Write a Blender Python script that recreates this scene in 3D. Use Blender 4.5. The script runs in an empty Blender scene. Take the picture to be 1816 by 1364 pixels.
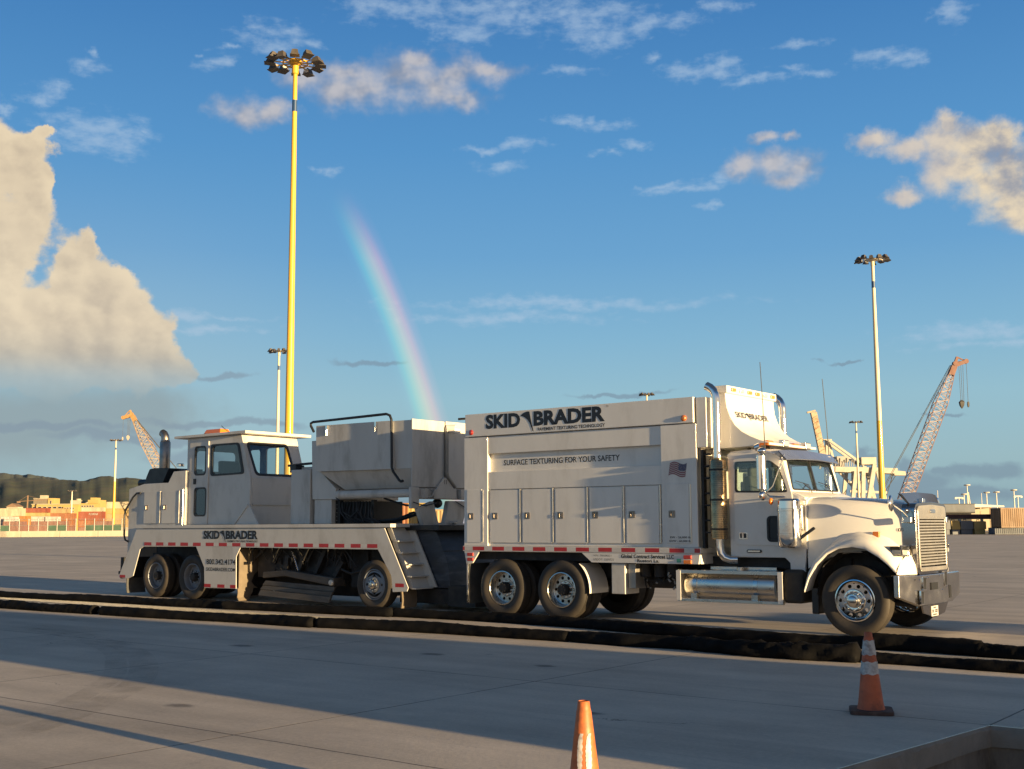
import bpy, bmesh, math, random
from mathutils import Vector, Matrix
R = math.radians
random.seed(7)
SC = bpy.context.scene
COL = SC.collection

# ------------------------------------------------------------------ camera
cam_d = bpy.data.cameras.new('camera')
cam = bpy.data.objects.new('camera', cam_d)
COL.objects.link(cam)
PITCH, ROLL = R(6.8145), R(-0.2872)
_fw = Vector((0, math.cos(PITCH), math.sin(PITCH)))
_up = Vector((0, -math.sin(PITCH), math.cos(PITCH)))
_rt = Vector((1, 0, 0))
_r = math.cos(ROLL) * _rt + math.sin(ROLL) * _up
_u = -math.sin(ROLL) * _rt + math.cos(ROLL) * _up
_m = Matrix((_r, _u, -_fw)).transposed().to_4x4()
_m.translation = (0, 0, 1.70)
cam.matrix_world = _m
cam_d.sensor_width = 36
cam_d.lens = 2088.2 / 1816 * 36
cam_d.clip_start = 0.1
cam_d.clip_end = 20000
SC.camera = cam
SC.view_settings.view_transform = 'Standard'
SC.view_settings.look = 'None'
SC.view_settings.gamma = 1
SC.view_settings.exposure = 2.35
SC.cycles.max_bounces = 6
SC.cycles.use_denoising = True

# ------------------------------------------------------------------ sun
SUN_AZ, SUN_EL = R(131.8), R(4.5)
SUN_DIR = Vector((math.sin(SUN_AZ) * math.cos(SUN_EL), math.cos(SUN_AZ) * math.cos(SUN_EL), math.sin(SUN_EL)))
sun_d = bpy.data.lights.new('sun', 'SUN')
sun_d.energy = 2.7
sun_d.angle = R(0.5)
sun_d.color = (1.0, 0.71, 0.36)
sun = bpy.data.objects.new('sun', sun_d)
COL.objects.link(sun)
sun.rotation_euler = SUN_DIR.to_track_quat('Z', 'Y').to_euler()
sun.location = (60, -60, 40)

# ------------------------------------------------------------------ world: sky, clouds, rainbow
CLOUDS = {
 'CREAM': [(-23.89, 15.90, 1.23, 2.06), (-22.93, 16.94, 1.15, 0.99), (-22.48, 17.66, 0.55, 0.38), (-23.85, 13.43, 2.20, 2.20), (-22.86, 15.26, 0.96, 1.65), (-23.70, 12.69, 1.37, 1.65), (-20.91, 10.37, 1.37, 1.70), (-20.06, 12.61, 0.71, 0.93), (-19.90, 11.46, 1.10, 1.37), (-20.77, 11.79, 1.23, 1.51), (-19.71, 9.67, 2.61, 1.92), (-19.27, 11.24, 1.23, 1.23), (-18.05, 8.71, 1.92, 1.65), (-17.51, 7.43, 1.92, 1.15), (-16.24, 7.34, 0.99, 0.77), (-20.89, 8.58, 3.02, 2.33), (-23.32, 9.46, 1.92, 1.92), (-22.81, 8.48, 3.02, 2.20), (-24.87, 12.83, 2.20, 5.49), (-18.89, 7.63, 2.47, 1.23), (-21.32, 7.02, 3.57, 1.10)],
 'CREAM2': [(17.54, 17.67, 1.10, 0.55), (18.92, 17.10, 1.37, 0.66), (20.57, 17.18, 1.23, 0.88), (21.22, 17.85, 0.55, 0.69), (22.03, 16.84, 1.37, 1.10), (23.13, 17.00, 0.82, 0.88), (23.54, 15.72, 1.23, 1.23), (22.32, 15.36, 1.65, 0.96), (23.71, 14.46, 1.65, 1.15), (18.83, 15.08, 1.04, 0.55), (21.13, 15.99, 1.65, 0.96), (24.02, 13.68, 0.82, 0.82)],
 'GREY': [(11.54, 17.06, 0.82, 0.55), (13.16, 16.95, 1.23, 0.55), (14.48, 16.60, 0.96, 0.71), (13.80, 16.18, 1.10, 0.49), (12.39, 18.04, 0.60, 0.27), (13.60, 18.08, 0.49, 0.22), (-13.01, 19.50, 1.37, 0.66), (-11.65, 19.62, 0.82, 0.60), (-10.31, 21.10, 1.51, 0.69), (-8.63, 20.67, 1.37, 0.96), (-7.23, 20.60, 1.65, 0.88), (-5.83, 21.29, 1.65, 1.15), (-4.14, 21.08, 1.92, 1.15), (-3.00, 21.61, 1.92, 0.82), (-1.00, 21.83, 1.65, 0.44), (-4.71, 22.09, 1.10, 0.55), (-2.43, 20.33, 1.37, 0.49), (-8.09, 21.46, 1.65, 0.69)],
 'WISP': [(-20.15, 18.16, 2.06, 0.55), (-19.01, 18.02, 1.65, 0.60), (-20.63, 17.73, 1.65, 0.49), (-19.87, 17.44, 1.51, 0.49), (-17.60, 18.10, 0.38, 0.11), (-20.37, 20.67, 0.93, 0.30), (-21.95, 19.55, 0.66, 0.36), (-22.66, 19.03, 0.77, 0.25), (-20.10, 21.43, 0.25, 0.22), (-24.09, 18.61, 0.33, 0.27), (-11.99, 22.62, 1.32, 0.38), (-11.45, 23.33, 0.99, 0.38), (-10.34, 22.73, 0.82, 0.27), (-14.15, 22.13, 0.60, 0.11), (-14.89, 21.48, 0.66, 0.27), (-15.54, 21.82, 0.33, 0.11), (-9.41, 16.96, 0.60, 0.19), (-7.56, 24.50, 1.10, 0.55), (-5.86, 24.32, 1.65, 0.38), (-4.15, 24.24, 1.65, 0.49), (-2.43, 23.39, 1.10, 0.49), (-1.00, 24.16, 1.37, 0.60), (0.72, 24.02, 1.10, 0.60), (-2.14, 24.65, 1.65, 0.33), (-0.13, 24.65, 1.65, 0.41), (3.86, 23.09, 1.15, 0.44), (5.15, 23.24, 1.10, 0.60), (6.71, 23.60, 0.88, 0.44), (8.27, 23.60, 1.32, 0.38), (3.02, 24.36, 1.37, 0.49), (5.02, 24.42, 1.65, 0.41), (3.59, 23.85, 1.10, 0.55), (10.52, 24.29, 0.77, 0.27), (9.05, 21.54, 0.88, 0.36), (10.17, 21.57, 1.04, 0.27), (11.14, 21.83, 0.60, 0.38), (12.06, 20.68, 0.99, 0.22), (10.85, 21.27, 0.82, 0.27), (13.58, 21.14, 0.82, 0.14), (15.18, 20.87, 0.88, 0.19), (14.56, 22.22, 0.99, 0.16), (18.09, 21.30, 0.93, 0.27), (19.11, 21.06, 0.93, 0.36), (21.61, 22.82, 0.66, 0.49), (2.70, 21.59, 0.82, 0.22), (4.23, 19.17, 1.43, 0.22), (2.96, 19.30, 0.71, 0.22), (0.54, 18.29, 0.93, 0.25), (-1.24, 18.16, 1.04, 0.14), (-0.74, 17.32, 1.15, 0.22), (6.32, 18.26, 0.82, 0.19), (4.49, 17.85, 0.71, 0.16), (8.22, 16.05, 1.10, 0.19), (9.33, 16.24, 1.10, 0.30), (10.30, 16.40, 0.82, 0.30), (9.58, 15.20, 0.60, 0.16), (7.25, 22.14, 0.38, 0.25), (7.40, 16.22, 0.71, 0.14), (-15.93, 9.99, 1.51, 0.27), (-14.36, 9.44, 2.47, 0.14), (-16.42, 9.31, 2.20, 0.14), (-13.32, 9.96, 1.65, 0.11), (2.58, 10.68, 6.59, 0.27), (-0.21, 10.02, 4.39, 0.22), (22.22, 8.67, 3.02, 0.33), (22.66, 8.06, 2.74, 0.16)],
 'LOW': [(-14.04, 7.19, 1.92, 0.16), (-7.10, 7.94, 1.92, 0.14), (21.20, 2.47, 1.23, 0.36), (22.14, 2.32, 1.37, 0.41), (20.49, 2.61, 0.60, 0.22), (19.25, 2.00, 1.92, 0.69), (17.24, 1.25, 1.92, 1.23), (18.55, 2.79, 0.55, 0.41), (16.57, 3.35, 0.44, 0.33), (18.25, 1.63, 1.65, 0.69), (20.18, 1.21, 2.47, 0.55), (21.86, 1.32, 1.65, 0.33), (16.81, 2.95, 0.55, 0.49), (5.28, 6.32, 2.47, 0.11), (-15.49, 3.26, 1.92, 0.44), (-13.73, 4.88, 4.12, 0.19), (-17.53, 4.02, 4.39, 0.27), (-5.69, 0.88, 5.49, 0.69), (15.97, 7.58, 0.82, 0.08), (-22.17, 4.44, 5.49, 0.22), (19.87, 4.95, 0.82, 0.08)],
 'VEIL': [(-21.23, 4.85, 7.13, 2.06), (-23.57, 4.40, 6.86, 2.33), (-17.57, 5.33, 4.12, 1.65)],
}
world = bpy.data.worlds.new('World')
SC.world = world
world.use_nodes = True


class NT:
    """tiny node-graph writer"""
    def __init__(s, tree):
        s.t = tree
        s.n = tree.nodes
        s.l = tree.links

    def put(s, sock, v):
        if isinstance(v, bpy.types.NodeSocket):
            s.l.new(v, sock)
        else:
            sock.default_value = v

    def math(s, op, a, b=None, c=None, clamp=False):
        n = s.n.new('ShaderNodeMath')
        n.operation = op
        n.use_clamp = clamp
        for i, v in enumerate((a, b, c)):
            if v is not None:
                s.put(n.inputs[i], v)
        return n.outputs[0]

    def vmath(s, op, a, b=None, c=None):
        n = s.n.new('ShaderNodeVectorMath')
        n.operation = op
        for i, v in enumerate((a, b, c)):
            if v is not None:
                s.put(n.inputs[i], v)
        return n.outputs[1] if op in ('LENGTH', 'DOT_PRODUCT', 'DISTANCE') else n.outputs[0]

    def mix(s, f, a, b, blend='MIX'):
        n = s.n.new('ShaderNodeMix')
        n.data_type = 'RGBA'
        n.blend_type = blend
        s.put(n.inputs[0], f)
        s.put(n.inputs[6], a)
        s.put(n.inputs[7], b)
        return n.outputs[2]

    def noise(s, vec, scale, detail=4, rough=.5, dist=0.0, out=0):
        n = s.n.new('ShaderNodeTexNoise')
        if vec is not None:
            s.put(n.inputs['Vector'], vec)
        n.inputs['Scale'].default_value = scale
        n.inputs['Detail'].default_value = detail
        n.inputs['Roughness'].default_value = rough
        n.inputs['Distortion'].default_value = dist
        return n.outputs[out]

    def smooth(s, v, lo, hi, a=0.0, b=1.0):
        n = s.n.new('ShaderNodeMapRange')
        n.interpolation_type = 'SMOOTHSTEP'
        s.put(n.inputs[0], v)
        n.inputs[1].default_value = lo
        n.inputs[2].default_value = hi
        n.inputs[3].default_value = a
        n.inputs[4].default_value = b
        return n.outputs[0]

    def lin(s, v, lo, hi, a=0.0, b=1.0):
        n = s.n.new('ShaderNodeMapRange')
        s.put(n.inputs[0], v)
        n.inputs[1].default_value = lo
        n.inputs[2].default_value = hi
        n.inputs[3].default_value = a
        n.inputs[4].default_value = b
        return n.outputs[0]

    def ramp(s, f, stops):
        n = s.n.new('ShaderNodeValToRGB')
        s.put(n.inputs[0], f)
        e = n.color_ramp.elements
        e[0].position, e[0].color = stops[0][0], (*stops[0][1], 1)
        e[1].position, e[1].color = stops[-1][0], (*stops[-1][1], 1)
        for p, c in stops[1:-1]:
            k = e.new(p)
            k.color = (*c, 1)
        return n.outputs[0]

    def xyz(s, x, y, z):
        n = s.n.new('ShaderNodeCombineXYZ')
        for i, v in enumerate((x, y, z)):
            s.put(n.inputs[i], v)
        return n.outputs[0]

    def sep(s, v):
        n = s.n.new('ShaderNodeSeparateXYZ')
        s.put(n.inputs[0], v)
        return n.outputs


def build_world():
    g = NT(world.node_tree)
    for n in list(g.n):
        g.n.remove(n)
    out = g.n.new('ShaderNodeOutputWorld')
    bg = g.n.new('ShaderNodeBackground')
    g.l.new(bg.outputs[0], out.inputs[0])
    bg.inputs[1].default_value = SKY_STRENGTH
    sky = g.n.new('ShaderNodeTexSky')
    sky.sky_type = 'NISHITA'
    sky.sun_disc = False
    sky.sun_elevation = SUN_EL
    sky.sun_rotation = SUN_AZ
    sky.altitude = 0
    sky.air_density = 1.0
    sky.dust_density = 0.4
    sky.ozone_density = 2.0
    tc = g.n.new('ShaderNodeTexCoord')
    d = g.vmath('NORMALIZE', tc.outputs['Generated'])
    x, y, z = g.sep(d)
    el = g.math('MULTIPLY', g.math('ARCSINE', z), 180 / math.pi)
    az = g.math('MULTIPLY', g.math('ARCTAN2', x, y), 180 / math.pi)
    P = g.xyz(az, el, 0.0)
    col = g.mix(1.0, sky.outputs[0], SKY_TINT, 'MULTIPLY')
    grad = g.ramp(g.lin(el, -2, 46), [((e + 2) / 48, disp(*c)[:3]) for e, c in SKY_GRAD])
    col = g.mix(.95, col, grad)
    # warm low sky on the side of the sun
    sunward = g.vmath('DOT_PRODUCT', g.vmath('NORMALIZE', g.xyz(x, y, 0.0)), (math.sin(SUN_AZ), math.cos(SUN_AZ), 0))
    glow = g.math('MULTIPLY', g.smooth(sunward, -.35, .95), g.smooth(el, 34, 1))
    col = g.mix(g.math('MULTIPLY', glow, .85), col, GLOW_COL)
    # warped coordinates give the clouds their ragged edges
    w1 = g.vmath('SUBTRACT', g.noise(P, 0.34, 6, .6, out=1), (.5, .5, .5))
    w2 = g.vmath('SUBTRACT', g.noise(P, 1.5, 4, .6, out=1), (.5, .5, .5))
    PW = g.vmath('MULTIPLY_ADD', w1, (2.6, 1.9, 0), P)
    PW = g.vmath('MULTIPLY_ADD', w2, (.75, .55, 0), PW)
    PF = g.vmath('MULTIPLY_ADD', w1, (5.0, 1.6, 0), P)

    def field(name, PP, k=1.0):
        acc = None
        for (a, e, ra, re) in CLOUDS[name]:
            ra, re = ra * k, re * k
            v = g.vmath('MULTIPLY_ADD', PP, (1 / ra, 1 / re, 0), (-a / ra, -e / re, 0))
            l = g.vmath('LENGTH', v)
            if acc is None:
                acc = l
            else:
                n = g.n.new('ShaderNodeMath')
                n.operation = 'SMOOTH_MIN'
                g.put(n.inputs[0], acc)
                g.put(n.inputs[1], l)
                n.inputs[2].default_value = .35
                acc = n.outputs[0]
        return g.math('SUBTRACT', 1.0, acc)

    def relief(scale, sx, sy, detail=5):
        a = g.noise(g.vmath('MULTIPLY', P, (1, 1.25, 1)), scale, detail, .55)
        b = g.noise(g.vmath('MULTIPLY', g.vmath('ADD', P, (sx, sy, 0)), (1, 1.25, 1)), scale, detail, .55)
        return g.math('SUBTRACT', a, b), a

    # grey rain veil under the big cloud
    fv = field('VEIL', PF)
    av = g.math('MULTIPLY', g.smooth(fv, -.15, .75), .72)
    col = g.mix(av, col, VEIL_COL)
    # low grey banks
    fl = field('LOW', PF, 1.15)
    al = g.math('MULTIPLY', g.smooth(fl, -.1, .6), .62)
    col = g.mix(al, col, LOW_COL)
    # thin bluish white wisps
    nw = g.noise(g.vmath('MULTIPLY', P, (1, 2.2, 1)), 1.1, 5, .58)
    fw = g.math('MULTIPLY_ADD', g.math('SUBTRACT', nw, .5), 2.6, field('WISP', PF, 1.25))
    aw = g.math('MULTIPLY', g.smooth(fw, -.30, 1.35), .55)
    col = g.mix(aw, col, WISP_COL)
    # mauve grey puffs
    rg, ng = relief(.6, .6, .45, 3)
    fg = g.math('MULTIPLY_ADD', g.math('SUBTRACT', ng, .5), 1.7, field('GREY', PW, 1.12))
    ag = g.math('MULTIPLY', g.smooth(fg, -.35, 1.05), .80)
    cg = g.mix(g.smooth(rg, -.25, .2), GREY_A, GREY_B)
    col = g.mix(ag, col, cg)
    # sunlit cream cumulus
    rc, nc = relief(.36, .9, .6, 5)
    rc2, nc2 = relief(1.1, .3, .22, 4)
    # cauliflower billows
    def billow(off, sc):
        v = g.n.new('ShaderNodeTexVoronoi')
        v.feature = 'SMOOTH_F1'
        v.inputs['Scale'].default_value = sc
        v.inputs['Smoothness'].default_value = .35
        g.put(v.inputs['Vector'], g.vmath('ADD', g.vmath('MULTIPLY_ADD', w2, (.5, .5, 0), P), off))
        return v.outputs['Distance']
    b1, b2 = billow((0, 0, 0), .42), billow((.55, .40, 0), .42)
    b3, b4 = billow((7, 3, 0), 1.0), billow((7.24, 3.18, 0), 1.0)
    bsh = g.math('ADD', g.math('SUBTRACT', b2, b1), g.math('MULTIPLY', g.math('SUBTRACT', b4, b3), .55))
    edge = g.math('ADD', g.math('MULTIPLY', g.math('SUBTRACT', .5, b1), .55), g.math('MULTIPLY', g.math('SUBTRACT', .5, b3), .35))
    fc = g.math('ADD', edge, g.math('MULTIPLY_ADD', g.math('SUBTRACT', nc2, .5), .30, field('CREAM', PW)))
    ac = g.smooth(fc, -.08, .20)
    bottom = g.smooth(el, 6.2, 9.6)
    rr = g.math('MULTIPLY_ADD', rc2, .30, rc)
    lit = g.smooth(rr, -.26, .22)
    lit = g.math('ADD', g.math('MULTIPLY', lit, .55), g.math('MULTIPLY', g.smooth(bsh, -.35, .35), .5))
    cc = g.mix(lit, CREAM_A, CREAM_B)
    cc = g.mix(g.smooth(fc, .05, .5), g.mix(.35, cc, CREAM_B), cc)
    cc = g.mix(bottom, g.mix(.55, cc, VEIL_COL), cc)
    ac = g.math('MULTIPLY', ac, g.smooth(el, 5.2, 8.2))
    col = g.mix(ac, col, cc)
    fr = g.math('ADD', g.math('MULTIPLY', edge, .8), g.math('MULTIPLY_ADD', g.math('SUBTRACT', nc2, .5), .6, field('CREAM2', PW, 1.05)))
    ar = g.math('MULTIPLY', g.smooth(fr, -.25, .75), .95)
    cr = g.mix(g.smooth(rr, -.26, .18), GREY_A, CREAM_B)
    cr = g.mix(g.smooth(az, 19.5, 22.5), g.mix(.6, cr, GREY_B), cr)
    col = g.mix(ar, col, cr)
    # rainbow: a ring of light about the point opposite the sun
    dt = g.vmath('DOT_PRODUCT', d, (math.sin(R(-48.2)) * math.cos(R(-8)), math.cos(R(-48.2)) * math.cos(R(-8)), math.sin(R(-8))))
    th = g.math('MULTIPLY', g.math('ARCCOSINE', dt), 180 / math.pi)
    f = g.lin(th, 44.9, 46.9)
    bow = g.ramp(f, [(0.0, (0, 0, 0)), (.16, (.005, .03, .03)), (.30, (.03, .22, .10)), (.42, (.24, .32, .06)),
                     (.56, (.52, .30, .03)), (.70, (.54, .11, .02)), (.84, (.15, .03, .03)), (1.0, (0, 0, 0))])
    mk = g.math('MULTIPLY', g.smooth(el, 16.4, 11.5), g.smooth(az, -10, -8))
    bw = g.math('MULTIPLY', mk, BOW)
    n = g.n.new('ShaderNodeMix')
    n.data_type = 'RGBA'
    n.blend_type = 'ADD'
    g.put(n.inputs[0], bw)
    g.put(n.inputs[6], col)
    g.put(n.inputs[7], bow)
    col = n.outputs[2]
    # paler sky inside the bow
    ins = g.math('MULTIPLY', g.smooth(th, 46.0, 36.0), g.smooth(el, 18, 8))
    col = g.mix(g.math('MULTIPLY', ins, .12), col, disp(190, 200, 205))
    g.l.new(col, bg.inputs[0])


SKY_STRENGTH = 0.10


def disp(r, gg, b):
    # a colour as the photograph shows it, turned into radiance for this exposure
    f = lambda c: (c / 255 / 12.92 if c <= 10 else ((c / 255 + .055) / 1.055) ** 2.4)
    k = 2 ** SC.view_settings.exposure * SKY_STRENGTH
    return (f(r) / k, f(gg) / k, f(b) / k, 1)


SKY_GRAD = [(-2, (126, 156, 170)), (0.5, (148, 176, 184)), (3, (158, 190, 198)), (6, (153, 194, 210)), (9, (134, 184, 214)),
            (13, (110, 167, 212)), (18, (90, 152, 206)), (24, (72, 132, 192)), (30, (62, 110, 160)), (46, (64, 80, 100))]
SKY_TINT = (.03, .03, .03, 1)
VEIL_COL = disp(136, 150, 154)
LOW_COL = disp(122, 142, 160)
WISP_COL = disp(178, 200, 222)
GREY_A = disp(150, 154, 166)
GREY_B = disp(204, 197, 194)
CREAM_A = disp(196, 180, 158)
CREAM_B = disp(236, 217, 185)
BOW = 1.2
GLOW_COL = tuple(1.0 * c for c in disp(246, 214, 172)[:3]) + (1,)
build_world()
world.cycles.sampling_method = 'MANUAL'
world.cycles.sample_map_resolution = 256

# ------------------------------------------------------------------ mesh helpers
AXIS = R(37.96)                      # the yard's grid, the lorry and the machine all run along this direction
FRAME = Matrix.Translation((-7.0819 * math.cos(AXIS) + 17.5 * math.sin(AXIS), 7.0819 * math.sin(AXIS) + 17.5 * math.cos(AXIS), 0)) @ Matrix.Rotation(-AXIS, 4, 'Z')


def rr(x0, x1, z0, z1, r, n=4):
    p = []
    for cx, cz, a in ((x1 - r, z1 - r, 0), (x0 + r, z1 - r, 90), (x0 + r, z0 + r, 180), (x1 - r, z0 + r, 270)):
        for i in range(n + 1):
            t = R(a + 90 * i / n)
            p.append((cx + r * math.cos(t), cz + r * math.sin(t)))
    return p


def rpoly(pts, r, n=4):
    out = []
    N = len(pts)
    for i in range(N):
        p = Vector(pts[i])
        a = (Vector(pts[i - 1]) - p)
        b = (Vector(pts[(i + 1) % N]) - p)
        k = min(r, a.length * .45, b.length * .45)
        A, B = p + a.normalized() * k, p + b.normalized() * k
        for j in range(n + 1):
            t = j / n
            q = A * (1 - t) ** 2 + p * 2 * t * (1 - t) + B * t * t
            out.append((q.x, q.y))
    return out


def ngon(cx, cz, r, n=16, a0=0.0, rz=None):
    rz = rz or r
    return [(cx + r * math.cos(a0 + 2 * math.pi * i / n), cz + rz * math.sin(a0 + 2 * math.pi * i / n)) for i in range(n)]


XZ = lambda u, v, w: (u, w, v)       # plate seen from the side, w runs across
YZ = lambda u, v, w: (w, u, v)       # plate seen from the front, w runs along
XY = lambda u, v, w: (u, v, w)


class MB:
    def __init__(s):
        s.v, s.f, s.mi, s.m = [], [], [], 0

    def add(s, vs, fs):
        o = len(s.v)
        s.v += [tuple(p) for p in vs]
        for f in fs:
            s.f.append([o + i for i in f])
            s.mi.append(s.m)
        return s

    def box(s, x0, x1, y0, y1, z0, z1):
        return s.add([(x0, y0, z0), (x1, y0, z0), (x1, y1, z0), (x0, y1, z0), (x0, y0, z1), (x1, y0, z1), (x1, y1, z1), (x0, y1, z1)],
                     [(3, 2, 1, 0), (4, 5, 6, 7), (0, 1, 5, 4), (1, 2, 6, 5), (2, 3, 7, 6), (3, 0, 4, 7)])

    def prism(s, pts, w0, w1, to=XZ):
        n = len(pts)
        vs = [to(u, v, w0) for u, v in pts] + [to(u, v, w1) for u, v in pts]
        return s.add(vs, [list(range(n)), list(range(2 * n - 1, n - 1, -1))] + [(i, (i + 1) % n, n + (i + 1) % n, n + i) for i in range(n)])

    def holed(s, outer, holes, w0, w1, to=XZ):
        bm = bmesh.new()
        loops = []
        for lp in [outer] + list(holes):
            vs = [bm.verts.new((u, v, 0)) for u, v in lp]
            for i in range(len(vs)):
                bm.edges.new((vs[i], vs[(i + 1) % len(vs)]))
            loops.append(lp)
        bmesh.ops.triangle_fill(bm, use_beauty=True, use_dissolve=False, edges=bm.edges[:])
        bm.verts.index_update()
        c = [(v.co.x, v.co.y) for v in bm.verts]
        fs = [[v.index for v in f.verts] for f in bm.faces]
        bm.free()
        n = len(c)
        s.add([to(u, v, w0) for u, v in c] + [to(u, v, w1) for u, v in c], fs + [[n + i for i in reversed(f)] for f in fs])
        for lp in loops:
            k = len(lp)
            s.add([to(u, v, w0) for u, v in lp] + [to(u, v, w1) for u, v in lp], [(i, (i + 1) % k, k + (i + 1) % k, k + i) for i in range(k)])
        return s

    def cyl(s, p0, p1, r0, r1=None, n=16, cap=True):
        r1 = r0 if r1 is None else r1
        p0, p1 = Vector(p0), Vector(p1)
        d = (p1 - p0).normalized()
        a = d.orthogonal().normalized()
        b = d.cross(a)
        vs = []
        for p, r in ((p0, r0), (p1, r1)):
            for i in range(n):
                t = 2 * math.pi * i / n
                vs.append(p + r * (math.cos(t) * a + math.sin(t) * b))
        fs = [(i, (i + 1) % n, n + (i + 1) % n, n + i) for i in range(n)]
        if cap:
            fs += [list(range(n - 1, -1, -1)), list(range(n, 2 * n))]
        return s.add(vs, fs)

    def tube(s, pts, r, n=8, cap=True):
        pts = [Vector(p) for p in pts]
        rs = r if isinstance(r, (list, tuple)) else [r] * len(pts)
        a = None
        vs = []
        for i, p in enumerate(pts):
            d = (pts[min(i + 1, len(pts) - 1)] - pts[max(i - 1, 0)]).normalized()
            a = d.orthogonal().normalized() if a is None else (a - d * a.dot(d)).normalized()
            b = d.cross(a)
            for k in range(n):
                t = 2 * math.pi * k / n
                vs.append(p + rs[i] * (math.cos(t) * a + math.sin(t) * b))
        fs = []
        for i in range(len(pts) - 1):
            for k in range(n):
                fs.append((i * n + k, i * n + (k + 1) % n, (i + 1) * n + (k + 1) % n, (i + 1) * n + k))
        if cap:
            fs += [list(range(n - 1, -1, -1)), list(range((len(pts) - 1) * n, len(pts) * n))]
        return s.add(vs, fs)

    def lathe(s, prof, c, axis='y', n=32, sgn=1):
        vs = []
        for r, h in prof:
            for i in range(n):
                t = 2 * math.pi * i / n
                u, v = r * math.cos(t), r * math.sin(t)
                h2 = h * sgn
                vs.append({'y': (c[0] + u, c[1] + h2, c[2] + v), 'z': (c[0] + u, c[1] + v, c[2] + h2), 'x': (c[0] + h2, c[1] + u, c[2] + v)}[axis])
        fs = []
        for k in range(len(prof) - 1):
            for i in range(n):
                fs.append((k * n + i, k * n + (i + 1) % n, (k + 1) * n + (i + 1) % n, (k + 1) * n + i))
        return s.add(vs, fs)

    def loft(s, secs, caps=True, closed=True):
        n = len(secs[0])
        vs = [p for q in secs for p in q]
        fs = []
        m = n if closed else n - 1
        for k in range(len(secs) - 1):
            for i in range(m):
                fs.append((k * n + i, k * n + (i + 1) % n, (k + 1) * n + (i + 1) % n, (k + 1) * n + i))
        if caps and closed:
            fs += [list(range(n - 1, -1, -1)), list(range((len(secs) - 1) * n, len(secs) * n))]
        return s.add(vs, fs)

    def ell(s, c, rx, ry, rz, n=16, m=8):
        vs, fs = [], []
        for j in range(m + 1):
            t = math.pi * j / m
            for i in range(n):
                a = 2 * math.pi * i / n
                vs.append((c[0] + rx * math.sin(t) * math.cos(a), c[1] + ry * math.sin(t) * math.sin(a), c[2] + rz * math.cos(t)))
        for j in range(m):
            for i in range(n):
                fs.append((j * n + i, j * n + (i + 1) % n, (j + 1) * n + (i + 1) % n, (j + 1) * n + i))
        return s.add(vs, fs)

    def beam(s, p0, p1, w, h=None):
        h = h or w
        p0, p1 = Vector(p0), Vector(p1)
        d = (p1 - p0).normalized()
        up = Vector((0, 0, 1)) if abs(d.z) < .95 else Vector((0, 1, 0))
        a = d.cross(up).normalized() * (w / 2)
        b = a.cross(d).normalized() * (h / 2)
        vs = [p + x * a + y * b for p in (p0, p1) for x, y in ((-1, -1), (1, -1), (1, 1), (-1, 1))]
        return s.add(vs, [(0, 1, 2, 3), (7, 6, 5, 4), (0, 4, 5, 1), (1, 5, 6, 2), (2, 6, 7, 3), (3, 7, 4, 0)])

    def mesh(s, name, mats, off=(0, 0, 0), ang=35):
        ox, oy, oz = off
        me = bpy.data.meshes.new(name)
        me.from_pydata([(x - ox, y - oy, z - oz) for x, y, z in s.v], [], s.f)
        for m in (mats if isinstance(mats, (list, tuple)) else [mats]):
            me.materials.append(m)
        me.polygons.foreach_set('material_index', s.mi)
        bm = bmesh.new()
        bm.from_mesh(me)
        bmesh.ops.remove_doubles(bm, verts=bm.verts, dist=1e-5)
        bmesh.ops.recalc_face_normals(bm, faces=bm.faces)
        bm.to_mesh(me)
        bm.free()
        if ang:
            me.polygons.foreach_set('use_smooth', [True] * len(me.polygons))
            me.set_sharp_from_angle(angle=R(ang))
        return me


def bevel(o, w, seg=2):
    b = o.modifiers.new('bevel', 'BEVEL')
    b.width = w
    b.segments = seg
    b.limit_method = 'ANGLE'
    b.angle_limit = R(40)
    b.harden_normals = True
    return o


class Thing:
    def __init__(s, name, label, cat, base, rotz=0.0, frame=False, group=None):
        o = bpy.data.objects.new(name, None)
        COL.objects.link(o)
        o.empty_display_size = .3
        o['label'] = label
        o['category'] = cat
        if group:
            o['group'] = group
        s.root, s.base, s.frame = o, Vector(base), frame
        if frame:
            o.matrix_world = FRAME @ Matrix.Translation(base)
            s.off = tuple(base)
        else:
            o.location = base
            o.rotation_euler = (0, 0, rotz)
            s.off = (0, 0, 0)

    def part(s, name, mb, mats, parent=None, bev=0, seg=2, ang=35, label=None):
        o = bpy.data.objects.new(name, mb.mesh(name, mats, s.off, ang))
        COL.objects.link(o)
        o.parent = parent or s.root
        if bev:
            bevel(o, bev, seg)
        if label:
            o['label'] = label
        return o


def solo(name, label, cat, mb, mats, base=(0, 0, 0), rotz=0.0, frame=False, group=None, kind=None, bev=0, ang=35):
    o = bpy.data.objects.new(name, mb.mesh(name, mats, base if frame else (0, 0, 0), ang))
    COL.objects.link(o)
    if frame:
        o.matrix_world = FRAME @ Matrix.Translation(base)
    else:
        o.location = base
        o.rotation_euler = (0, 0, rotz)
    if label:
        o['label'] = label
        o['category'] = cat
    if group:
        o['group'] = group
    if kind:
        o['kind'] = kind
    if bev:
        bevel(o, bev)
    return o


def copy_tree(o, parent=None):
    c = o.copy()
    COL.objects.link(c)
    if parent:
        c.parent = parent
    for ch in list(o.children):
        copy_tree(ch, c)
    return c


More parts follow.
